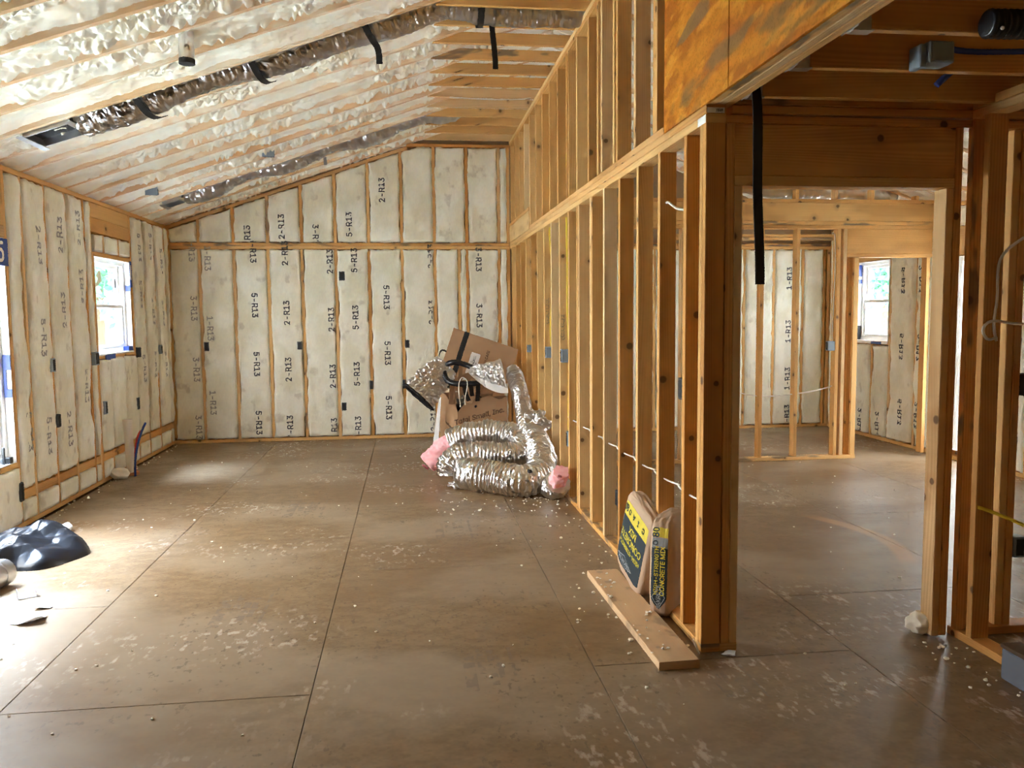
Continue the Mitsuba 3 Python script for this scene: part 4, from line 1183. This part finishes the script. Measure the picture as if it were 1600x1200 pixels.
def diamond(pos, a, b, axis, sign, on, world, ink, k, n=24, w=0.02):
    """A thin rhombus outline on a sack face."""
    pts = np.array([[a, 0], [0, b], [-a, 0], [0, -b], [a, 0]])
    q = np.concatenate([np.linspace(pts[i], pts[i + 1], n) for i in range(4)])
    ring = []
    for s in (1.0, 0.86):
        c = np.zeros((len(q), 3))
        if axis == 2:
            c[:, 0], c[:, 1], c[:, 2] = pos[0] + q[:, 0] * s, pos[1] + q[:, 1] * s, sign
        else:
            c[:, 2], c[:, 1], c[:, 0] = pos[0] + q[:, 0] * s, pos[1] + q[:, 1] * s, sign
        P = on(c)
        P[:, axis] += sign * 0.003
        ring.append(P)
    V = np.vstack(ring)
    m = len(q)
    i = np.arange(m - 1)
    F = np.vstack([np.stack([i, i + 1, m + i + 1], 1), np.stack([i, m + i + 1, m + i], 1)])
    put('emblem', world((V, F)), ink, k)


GREYINK = mat('grey_print_material', (0.26, 0.28, 0.29), 0.8, 0.2)
diamond((-0.20, -0.60), 0.62, 0.155, 2, 1, on, world, GREYINK, k)
sack_text(k, on, world, 'SAKRETE', 0.030, (-0.20, -0.60), 180, 2, 1, GREYINK, d1)

# front sack, standing on edge between two studs; the narrow printed side looks to the doorway
nv = np.array([-0.60, -0.80])


def M2(V):
    w, h, t = V[:, 0], V[:, 1], V[:, 2]          # w runs away from the narrow side, t to the right of it
    out, right = -nv, np.array([-nv[1], nv[0]])
    c = np.array([1.231, 3.945]) + out * 0.165
    X = c[0] + w * out[0] + t * right[0]
    Y = c[1] + w * out[1] + t * right[1]
    return np.stack([X + 0.02 * (h / 0.25) * 0.3, Y, 0.262 + h], 1)


W2, H2, T2 = 0.33, 0.52, 0.118
k, on, face, world = sack_thing(W2, H2, T2, M2, 11, 'paper concrete sack standing on edge with its narrow dark printed side forward')
d2 = (W2, H2, T2)
put('panel', world(face(0, -1, (-0.60, 0.42), (-0.72, 0.72), 24, 14, 0.0012)), SACKBLK, k, label='dark printed panel')
put('panel', world(face(0, -1, (0.42, 0.62), (-0.72, 0.72), 8, 14, 0.0012)), GREYINK, k, label='grey printed band')
put('panel', world(face(0, -1, (0.64, 0.86), (-0.72, 0.72), 8, 14, 0.0012)), SACKYEL, k, label='yellow printed band')
sack_text(k, on, world, 'CONCRETE MIX', 0.024, (0.30, -0.03), 90, 0, -1, SACKYEL, d2)
sack_text(k, on, world, 'HIGH-STRENGTH', 0.021, (-0.25, -0.03), 90, 0, -1, SACKYEL, d2)
sack_text(k, on, world, '80', 0.036, (-0.40, 0.75), 90, 0, -1, SACKBLK, d2)
sack_text(k, on, world, 'O', 0.026, (-0.40, 0.52), 90, 0, -1, SACKBLK, d2)
# pointed foot of the dark panel with the rhombus
i, j = np.meshgrid(np.linspace(0, 1, 12), np.linspace(-1, 1, 12), indexing='ij')
c = np.zeros(i.shape + (3,))
c[..., 1], c[..., 2], c[..., 0] = -0.60 - 0.24 * i, j * 0.72 * (1 - i), -1
P = on(c)
P[..., 0] -= 0.0014
put('panel', world((P.reshape(-1, 3), grid_faces(12, 12))), SACKBLK, k, label='pointed dark foot of the print')
diamond((0.0, -0.56), 0.62, 0.245, 0, -1, on, world, GREYINK, k)
sack_text(k, on, world, 'SAKRETE', 0.022, (0.0, -0.56), 90, 0, -1, GREYINK, d2)

# ------------------------------------------------------------------ carton with flap, liners and straps
cb = thing('cardboard_carton', 'torn brown cardboard carton full of scraps standing in the far right corner', 'carton')
c0 = np.array([0.535, 9.30])
fx, fy = np.array([0.955, 0.297]), np.array([-0.297, 0.955])      # along the front, and back along the side
WB, DB, HB = 0.62, 0.60, 0.56


def Mc(V):
    V = np.asarray(V, float)
    xy = c0 + V[:, :1] * fx + V[:, 1:2] * fy
    return np.column_stack([xy, V[:, 2]])


def cmesh(m):
    return trimesh.Trimesh(Mc(m.vertices), m.faces, process=False)


def sheet(poly, t, axis_map):
    m = trimesh.creation.extrude_polygon(Polygon(poly), t)
    return trimesh.Trimesh(axis_map(np.array(m.vertices)), m.faces, process=False)


front = lambda y0: (lambda V: np.stack([V[:, 0], y0 + V[:, 2], V[:, 1]], 1))
side = lambda x0: (lambda V: np.stack([x0 + V[:, 2], V[:, 0], V[:, 1]], 1))
put('front_wall', cmesh(sheet([(0, 0.002), (WB, 0.002), (WB, 0.60), (0.52, 0.57), (0.40, 0.62), (0.22, 0.585), (0.12, 0.57), (0.05, 0.50), (0.0, 0.44)], 0.006, front(0.0))), CARD, cb)
put('side_wall', cmesh(sheet([(0.0, 0.002), (DB, 0.002), (DB, 0.62), (0.4, 0.62), (0.25, 0.55), (0.1, 0.6), (0, 0.44)], 0.006, side(0.0))), CARD, cb)
put('side_wall', cmesh(sheet([(0.0, 0.002), (DB, 0.002), (DB, 0.62), (0, 0.60)], 0.006, side(WB - 0.006))), CARD, cb)
put('back_wall', cmesh(sheet([(0, 0.002), (WB, 0.002), (WB, 0.62), (0, 0.62)], 0.006, front(DB - 0.006))), CARD, cb)
put('floor_flap', cmesh(box((0.004, 0.004, 0.001), (WB - 0.004, DB - 0.004, 0.012))), CARD, cb)
# torn flaps along the top
for (xa, xb, z, up, tilt, sd) in ((0.10, 0.26, 0.60, 0.14, 0.05, 0), (0.24, 0.46, 0.63, 0.10, -0.06, 1), (0.44, 0.60, 0.60, 0.07, 0.03, 2)):
    m = sheet([(xa, 0), (xb, 0.01), (xb - 0.02, up), (xa + 0.03, up * 0.8)], 0.005, lambda V: np.stack([V[:, 0], 0.03 + V[:, 2] + tilt * V[:, 1] * 3, z + V[:, 1]], 1))
    put('torn_flap', cmesh(m), CARD, cb)
t1 = text('Total Small, Inc.', 0.058, True)
v = t1.vertices
an = math.radians(11)
x, z = v[:, 0] * math.cos(an) - v[:, 1] * math.sin(an) + 0.27, v[:, 0] * math.sin(an) + v[:, 1] * math.cos(an) + 0.385
put('print', trimesh.Trimesh(Mc(np.stack([x + 0.18 * (z - 0.385), -0.0015 + 0 * x, z], 1)), t1.faces, process=False), CARDINK, cb)
for zz, ln in ((0.27, 0.30), (0.16, 0.36)):
    t2 = text('Small, Inc.' if zz > 0.2 else 'Fragile parts', 0.030)
    v = t2.vertices
    put('print', trimesh.Trimesh(Mc(np.stack([-0.0015 + 0 * v[:, 0], 0.30 - v[:, 0], zz + v[:, 1] - 0.25 * (v[:, 0])], 1)), t2.faces, process=False), CARDINK, cb)

cs = thing('cardboard_sheet', 'large tilted brown cardboard lid with black tape and a white label behind the carton', 'cardboard')
S0 = np.array([0.305, 9.62, 0.745])
sa_ = math.radians(-19)


def Ms(V):
    V = np.asarray(V, float)
    a, b = V[:, 0] * math.cos(sa_) - V[:, 1] * math.sin(sa_), V[:, 0] * math.sin(sa_) + V[:, 1] * math.cos(sa_)
    return np.stack([S0[0] + a, S0[1] + 0.10 * V[:, 1] - V[:, 2] - 0.06 * V[:, 0], S0[2] + b], 1)


def smesh(m):
    return trimesh.Trimesh(*oriented(np.array(m.vertices), np.array(m.faces), Ms), process=False)


put('board', smesh(box((0, 0, -0.02), (0.80, 0.69, 0.0), 0.004)), CARD, cs)
put('tape', smesh(box((0.135, 0.0, 0.0005), (0.195, 0.692, 0.0016))), BLACK, cs, label='black tape strip')
lk = put('label', smesh(box((0.285, 0.235, 0.0005), (0.395, 0.49, 0.0018))), PAPER, cs, label='white shipping label')
for (s, h, cx, cy) in (('334040CC', 0.026, 0.340, 0.36), ('REF 14', 0.012, 0.310, 0.36), ('LOT 00', 0.012, 0.370, 0.36)):
    tt = text(s, h, True)
    v = tt.vertices
    put('print', smesh(trimesh.Trimesh(np.stack([cx - v[:, 1], cy + v[:, 0], 0.002 + v[:, 2] * 0.5], 1), tt.faces, process=False)), INK, lk)
for (s, h, cx) in (('HANDLE WITH CARE', 0.030, 0.47), ('KEEP DRY', 0.024, 0.54)):
    tt = text(s, h, True)
    v = tt.vertices
    put('print', smesh(trimesh.Trimesh(np.stack([cx - v[:, 1], 0.36 + v[:, 0], 0.001 + v[:, 2] * 0.5], 1), tt.faces, process=False)), CARDINK, cs)

# foil sleeve hanging out of the carton's left side: a crumpled cone, black rimmed
def cone(p0, p1, r0, r1, n, sides, flat, seed, wr=0.02, lip=0.0, ref=(0, 0, 1)):
    p0, p1 = np.array(p0, float), np.array(p1, float)
    t = (p1 - p0) / np.linalg.norm(p1 - p0)
    a = np.cross(t, ref)
    a /= np.linalg.norm(a)
    b = np.cross(t, a)
    s = np.linspace(0, 1, n)[:, None]
    g = np.linspace(0, 2 * np.pi, sides, endpoint=False)[None]
    r = r0 + (r1 - r0) * s ** 0.8 + 0 * g
    q = np.stack([np.cos(g) * 1.5 + 0 * s, np.sin(g) * 1.5 + 0 * s, s * 3 + 0 * g], -1)
    r = r + wr * (meshkit.fbm(q * 2.2 + seed, 4, seed) - 0.5) * 1.5 + wr * 2.4 * crumple(q, seed, 1.7) + wr * 1.5 * crumple(q, seed + 31, 4.5)
    ln = s + lip * np.cos(g - 0.6) * s
    P = p0 + (p1 - p0) * ln[..., None] + (np.cos(g) * r)[..., None] * a + (np.sin(g) * r * flat)[..., None] * b
    i, j = np.meshgrid(np.arange(n - 1), np.arange(sides), indexing='ij')
    Q = np.stack([i * sides + j, i * sides + (j + 1) % sides, (i + 1) * sides + (j + 1) % sides, (i + 1) * sides + j], -1).reshape(-1, 4)
    return P, np.vstack([Q[:, [0, 1, 2]], Q[:, [0, 2, 3]]])


fs = thing('foil_sleeve', 'crumpled silver foil sleeve with a black rim poking out of the carton to the left', 'foil sleeve')
P, F = cone((0.41, 9.12, 1.00), (0.10, 9.00, 0.66), 0.13, 0.20, 60, 72, 0.45, 5, 0.034, ref=(0, 1, 0.2))
put('sleeve', (P.reshape(-1, 3), F), FOIL, fs, smooth=15)
rim = P[-1]
put('rim', tube(np.vstack([rim, rim[:1]]), 0.013, sides=8, caps=False, raw=True), BLACK, fs, smooth=True, label='black rubber rim')
put('liner', (np.vstack([rim * 1.0, rim.mean(0)[None] + [0.03, 0.01, 0.04]]), np.array([[i, (i + 1) % 72, 72] for i in range(72)])), BLACK, fs)
put('tail', cat(ribbon([(0.33, 9.05, 1.10), (0.36, 9.07, 1.16), (0.41, 9.08, 1.15)], (0, 1, 0.3), 0.05, 0.004), ribbon([(0.14, 9.0, 0.87), (0.10, 8.99, 0.93), (0.04, 8.98, 0.99)], (0, 0.6, 0.5), 0.03, 0.004)).split(only_watertight=False)[0], BLACK, fs)

fw = thing('foil_sleeve', 'silver foil sleeve with white lining opening to the right on top of the carton', 'foil sleeve')
A0, A1 = (0.66, 8.92, 0.945), (1.00, 8.80, 0.915)
P, F = cone(A0, A1, 0.040, 0.180, 60, 72, 0.80, 9, 0.022, lip=0.16)
put('sleeve', (P.reshape(-1, 3), F), FOIL, fw, smooth=15)
P2, F2 = cone((0.68, 8.915, 0.942), (1.008, 8.795, 0.914), 0.030, 0.172, 30, 48, 0.80, 9, 0.012, lip=0.17)
put('lining', (P2.reshape(-1, 3), F2[:, ::-1]), PAPER, fw, smooth=True, label='white fibre lining')
# long pale lip sagging under the sleeve
n = 26
u, w = np.meshgrid(np.linspace(0, 1, n), np.linspace(0, 1, 10), indexing='ij')
cx = 0.63 + 0.42 * u
z_out = 0.93 - 0.22 * np.sin(u * 1.75) ** 0.9
z_in = 0.93 - 0.13 * np.sin(u * 1.75)
L = np.stack([cx, 8.83 - 0.10 * u + 0.10 * w - 0.05 * np.sin(u * 3), z_out + (z_in - z_out) * w], -1)
L2 = L + [0.0, 0.006, 0.004]
Fg = grid_faces(n, 10)
put('lip', (np.vstack([L.reshape(-1, 3), L2.reshape(-1, 3)]), np.vstack([Fg, Fg[:, ::-1] + n * 10])), PAPER, fw, smooth=True, label='pale lining edge')

hs = thing('black_hose', 'loop of black hose lying over the torn top of the carton', 'hose')
put('hose', tube([(0.40, 9.10, 0.99), (0.50, 9.05, 1.03), (0.62, 9.04, 1.00), (0.74, 8.99, 0.92), (0.76, 8.97, 0.82), (0.68, 8.95, 0.80), (0.52, 8.96, 0.80), (0.42, 9.0, 0.83), (0.385, 9.05, 0.91), (0.40, 9.10, 0.99)], 0.030, 80, 12), TARP, hs, smooth=True)
for pts, lb in (([(0.60, 9.0, 0.80), (0.615, 9.12, 0.70), (0.66, 9.20, 0.585)], 'black strap hanging over the carton front, left one of three'), ([(0.67, 9.0, 0.80), (0.685, 9.13, 0.70), (0.70, 9.2, 0.64)], 'short black strap hanging over the carton front, middle one of three'),
                ([(0.745, 8.97, 0.82), (0.755, 9.10, 0.70), (0.755, 9.22, 0.58)], 'black strap hanging over the carton front, right one of three')):
    put('strap', ribbon(pts, (1, 0, 0.1), 0.048, 0.004), BLACK, None, label=lb, cat='strap')
for pts, lb in (([(0.545, 8.90, 0.55), (0.53, 8.90, 0.72), (0.545, 8.91, 0.84), (0.575, 8.93, 0.87), (0.60, 8.94, 0.84)], 'white cable tie looping from the carton, left one'),
                ([(0.60, 8.90, 0.57), (0.612, 8.90, 0.72), (0.622, 8.92, 0.83), (0.60, 8.94, 0.86), (0.58, 8.95, 0.84)], 'white cable tie looping from the carton, right one')):
    put('cable_tie', tube(pts, 0.0055, 40, 8), WIRE, None, smooth=True, label=lb, cat='cable tie')
cc = thing('cardboard_scrap', 'bundle of folded cardboard scraps stuffed in the carton', 'cardboard')
for (x, y, z, a, w, h) in ((0.46, 9.22, 0.55, 0.1, 0.06, 0.36), (0.50, 9.25, 0.55, -0.1, 0.05, 0.32), (0.56, 9.30, 0.6, 0.05, 0.04, 0.42), (0.66, 9.32, 0.55, 0.3, 0.10, 0.28), (0.72, 9.38, 0.55, -0.3, 0.16, 0.34)):
    m = box((-w / 2, -0.012, 0), (w / 2, 0.012, h), 0.003)
    m.apply_transform(trimesh.transformations.rotation_matrix(a, (0, 1, 0.3)))
    m.apply_translation((x, y, z))
    put('strip', m, CARD, cc)
put('dark_liner', cmesh(lump((0.30, 0.28, 0.42), 0.27, 4, 0.75, sub=4)), TARP, cc, smooth=30, label='black plastic lining')
pp = (np.array([[0.255, 9.64, 0.002], [0.315, 9.52, 0.002], [0.36, 9.50, 0.60], [0.34, 9.53, 0.62]]))
put('paper_sheet', cat(trimesh.convex.convex_hull(np.vstack([pp, pp + [0.002, -0.004, 0]]))), PAPER, None, label='white paper strip leaning against the left side of the carton', cat='paper')

# ------------------------------------------------------------------ heap of insulated duct on the floor
dA = thing('insulated_duct', 'upper hairpin loop of silver insulated duct on the floor heap, pink end at left', 'duct', 'silver ducts heaped on the floor')
pA = [(0.385, 7.90, 0.330), (0.48, 7.86, 0.375), (0.62, 7.80, 0.415), (0.80, 7.76, 0.43), (0.96, 7.69, 0.40), (1.045, 7.54, 0.345), (0.97, 7.40, 0.285), (0.82, 7.39, 0.27), (0.65, 7.41, 0.285), (0.49, 7.42, 0.275), (0.375, 7.44, 0.215), (0.345, 7.46, 0.125)]
put('jacket', tube(pA, 0.115, 420, 48, ribs=0.011, period=0.034, wrinkle=0.018, seed=21), FOIL, dA, smooth=True)
pk = tube([(0.41, 7.89, 0.345), (0.33, 7.93, 0.29), (0.24, 7.95, 0.19), (0.16, 7.95, 0.105)], [0.088] * 20 + [0.095] * 20, 40, 28, wrinkle=0.030, seed=4)
put('lining', pk, PINK, dA, smooth=True, label='pink fibreglass lining')
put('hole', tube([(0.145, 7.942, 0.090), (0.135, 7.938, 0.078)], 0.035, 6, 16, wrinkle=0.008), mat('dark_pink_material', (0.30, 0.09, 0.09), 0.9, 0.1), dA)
dB = thing('insulated_duct', 'front silver insulated duct of the floor heap, curving up to the right', 'duct', 'silver ducts heaped on the floor')
pB = [(0.50, 7.18, 0.16), (0.58, 7.06, 0.165), (0.72, 6.98, 0.155), (0.86, 6.87, 0.145), (0.98, 6.85, 0.145), (1.085, 6.97, 0.16), (1.150, 7.15, 0.22), (1.16, 7.35, 0.31), (1.14, 7.55, 0.40), (1.12, 7.75, 0.47)]
put('jacket', tube(pB, np.linspace(0.140, 0.122, 360), 360, 48, ribs=0.011, period=0.034, wrinkle=0.018, seed=31), FOIL, dB, smooth=True)
put('end_cuff', lump((1.175, 7.62, 0.53), 0.105, 13, 1.15, sub=4, rough=0.8), FOIL, dB, smooth=25, label='crumpled foil end')
put('tear', lump((0.985, 6.765, 0.235), 0.022, 3, 0.8), BLACK, dB, label='small black tear')
dC = thing('insulated_duct', 'upright silver insulated duct leaning beside the carton and the stud wall', 'duct', 'silver ducts heaped on the floor')
put('jacket', tube([(1.135, 9.10, 0.97), (1.165, 9.0, 0.84), (1.195, 8.8, 0.65), (1.195, 8.5, 0.47), (1.18, 8.2, 0.36), (1.16, 7.95, 0.22)], np.concatenate([np.linspace(0.05, 0.092, 30), np.full(330, 0.090)]), 360, 40, ribs=0.010, period=0.03, wrinkle=0.016, seed=41), FOIL, dC, smooth=True)
dD = thing('insulated_duct', 'short silver duct stub against the stud wall with a pink end turned up', 'duct', 'silver ducts heaped on the floor')
put('jacket', tube([(1.15, 6.90, 0.10), (1.18, 6.78, 0.10), (1.195, 6.68, 0.115), (1.20, 6.60, 0.16)], 0.096, 160, 40, ribs=0.010, period=0.034, wrinkle=0.016, seed=51), FOIL, dD, smooth=True)
put('lining', tube([(1.20, 6.63, 0.16), (1.205, 6.58, 0.22), (1.208, 6.54, 0.265)], np.linspace(0.078, 0.062, 24), 24, 26, wrinkle=0.026, seed=6), PINK, dD, smooth=True, label='pink fibreglass end')
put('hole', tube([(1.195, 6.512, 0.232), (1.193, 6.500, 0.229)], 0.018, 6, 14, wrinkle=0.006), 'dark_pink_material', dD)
put('foil_scrap', lump((0.42, 7.30, 0.035), 0.085, 17, 0.4, sub=4, rough=0.9), FOIL, None, smooth=25, label='crumpled foil scrap on the floor at the left end of the duct heap', cat='foil scrap')

# ------------------------------------------------------------------ near left floor: black plastic, pipe, scraps
n, m = 120, 110
u, w = np.meshgrid(np.linspace(-1, 1, n), np.linspace(-1, 1, m), indexing='ij')
ang = np.arctan2(w, u)
outline = 1 + 0.18 * np.sin(2 * ang + 0.7) + 0.10 * np.sin(3 * ang + 1.9) + 0.05 * np.sin(7 * ang)
rr = np.maximum(np.abs(u), np.abs(w)) + 1e-9
rad2 = np.sqrt(u ** 2 + w ** 2) + 1e-9
du, dw = u / rad2 * rr, w / rad2 * rr           # square to disc
PX, PY = -2.53 + 0.33 * du * outline, 5.56 + 0.42 * dw * outline
q = np.stack([PX, PY, 0 * PX], -1)
dome = np.clip(1 - rr ** 3.0, 0, 1) ** 0.6
hgt = dome * (0.165 + 0.26 * crumple(q, 5, 3.0) + 0.09 * crumple(q, 9, 7.0) + 0.05 * np.exp(-((PX + 2.45) / 0.2) ** 2 - ((PY - 5.8) / 0.18) ** 2))
PX = PX + 0.035 * dome * crumple(q + 3.1, 15, 5.0)
PY = PY + 0.035 * dome * crumple(q + 7.7, 17, 5.0)
hgt = np.maximum(hgt, 0.001)
V = np.stack([PX, PY, hgt], -1).reshape(-1, 3)
bot = V.copy()
bot[:, 2] = 0.0006
Fg = grid_faces(n, m)
put('plastic_sheet', (V, Fg), TARP, None, smooth=12, label='crumpled heap of black plastic sheeting on the floor at the left edge', cat='plastic sheet')
mp = thing('metal_pipe', 'grey galvanized pipe lying on the floor in front of the black plastic', 'pipe')
mp_pts = np.linspace([-2.37, 5.05, 0.079], [-2.52, 4.30, 0.079], 40)
put('tube', tube(mp_pts, 0.077, sides=32, raw=True, caps=False), STEEL, mp, smooth=True)
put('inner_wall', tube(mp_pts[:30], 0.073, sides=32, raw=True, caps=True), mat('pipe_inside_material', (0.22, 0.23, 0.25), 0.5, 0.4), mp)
for i in (2, 14):
    put('bead', tube(mp_pts[i:i + 3], 0.081, sides=32, raw=True), STEEL, mp, smooth=40)
br = thing('metal_bracket', 'small bent metal bracket on the floor beside the grey pipe', 'bracket')
for lo, hi, rz in (((-0.05, -0.03, 0.001), (0.04, 0.03, 0.004), 0.5), ((-0.05, -0.03, 0.004), (-0.047, 0.03, 0.05), 0.5), ((0.04, -0.03, 0.001), (0.043, 0.02, 0.035), 0.5)):
    b_ = box(lo, hi)
    b_.apply_transform(trimesh.transformations.rotation_matrix(rz, (0, 0, 1)))
    b_.apply_translation((-2.14, 4.80, 0.001))
    put('plate', b_, STEEL, br)


def scrap(cx, cy, s, seed, name, label, m=PAPER, curl=0.03):
    rng = np.random.default_rng(seed)
    n = 14
    a = np.linspace(0, 2 * np.pi, n, endpoint=False)
    r = s * (0.7 + 0.5 * rng.random(n))
    rings = [np.stack([cx + f * r * np.cos(a), cy + f * r * np.sin(a) * 0.8, 0.003 + curl * f ** 2 * (0.5 + 0.5 * np.sin(a * 2 + seed))], 1) for f in (0.4, 0.75, 1.0)]
    V = np.vstack([[[cx, cy, 0.003]]] + rings)
    k = np.arange(n)
    F = [np.stack([k * 0, 1 + k, 1 + (k + 1) % n], 1)]
    for j in range(2):
        a0, b0 = 1 + j * n, 1 + (j + 1) * n
        F += [np.stack([a0 + k, b0 + k, b0 + (k + 1) % n], 1), np.stack([a0 + k, b0 + (k + 1) % n, a0 + (k + 1) % n], 1)]
    F = np.vstack(F)
    V2 = V + [0, 0, 0.0025]
    put(name, (np.vstack([V, V2]), np.vstack([F[:, ::-1], F + len(V)])), m, None, smooth=40, label=label, cat=name.replace('_', ' '))


scrap(-1.965, 4.40, 0.095, 3, 'paper_scrap', 'white curled paper scrap on the bright floor in front of the grey pipe', curl=0.035)
scrap(-1.98, 4.60, 0.045, 5, 'paper_scrap', 'small torn paper scrap behind the larger white one', curl=0.012)
scrap(1.12, 3.50, 0.030, 8, 'paper_scrap', 'pale curled scrap beside the foot of the doorway post', CHIP, 0.02)
scrap(1.41, 3.47, 0.036, 12, 'paper_scrap', 'white torn scrap on the floor at the doorway post', PAPER, 0.015)
put('tape_scrap', ribbon([(1.283, 3.50, 0.002), (1.275, 3.515, 0.03), (1.262, 3.53, 0.062)], (0.5, 1, 0), 0.03, 0.002), PAPER, None, label='white tape scrap stuck to the corner of the doorway post', cat='tape scrap')

rng = np.random.default_rng(12)
chips, spots = [], []
for _ in range(60):
    spots.append((rng.uniform(0.98, 1.28), rng.uniform(3.3, 7.0), 0.0))
for _ in range(26):
    spots.append((rng.uniform(1.04, 1.21), rng.uniform(3.45, 4.6), 0.0385))
for _ in range(60):
    spots.append((rng.uniform(0.2, 1.2), rng.uniform(6.3, 6.85), 0.0))
for _ in range(110):
    spots.append((rng.uniform(-2.5, 1.2), rng.uniform(3.0, 10.2), 0.0))
for _ in range(70):
    spots.append((rng.uniform(1.5, 4.2), rng.uniform(3.0, 8.0), 0.0))
for _ in range(26):
    spots.append((rng.uniform(2.25, 2.52), rng.uniform(2.9, 3.5), 0.0))
for _ in range(60):
    spots.append((XL + rng.uniform(0.02, 0.12), rng.uniform(6.2, 10.4), 0.0))
for (x, y, z) in spots:
    if z == 0.0 and 1.03 < x < 1.225 and 3.33 < y < 4.7:
        x -= 0.22
    s = rng.uniform(0.003, 0.0085) * (1.6 if rng.random() < 0.08 else 1)
    m = trimesh.creation.icosphere(1)
    m.vertices = m.vertices * (1 + 0.5 * (rng.random((len(m.vertices), 1)) - 0.5)) * [s, s * rng.uniform(0.6, 1.4), s * 0.6] + [x, y, z + s * 0.5]
    chips.append(m)
put('foam_chips', cat(*chips), CHIP, None, label='scattered crumbs of pale foam over the brown floor', cat='foam crumbs', kind='stuff')

gb = thing('grey_box', 'low dark grey box with a brown wooden top at the lower right edge', 'box')
put('body', box((2.452, 1.95, 0.0), (2.540, 3.088, 0.132), 0.004), GREYBLK, gb)
lumber('top', gb, (2.450, 1.94, 0.1325), (2.542, 3.092, 0.150), 'y', m=DARKWOOD, label='brown wooden top')
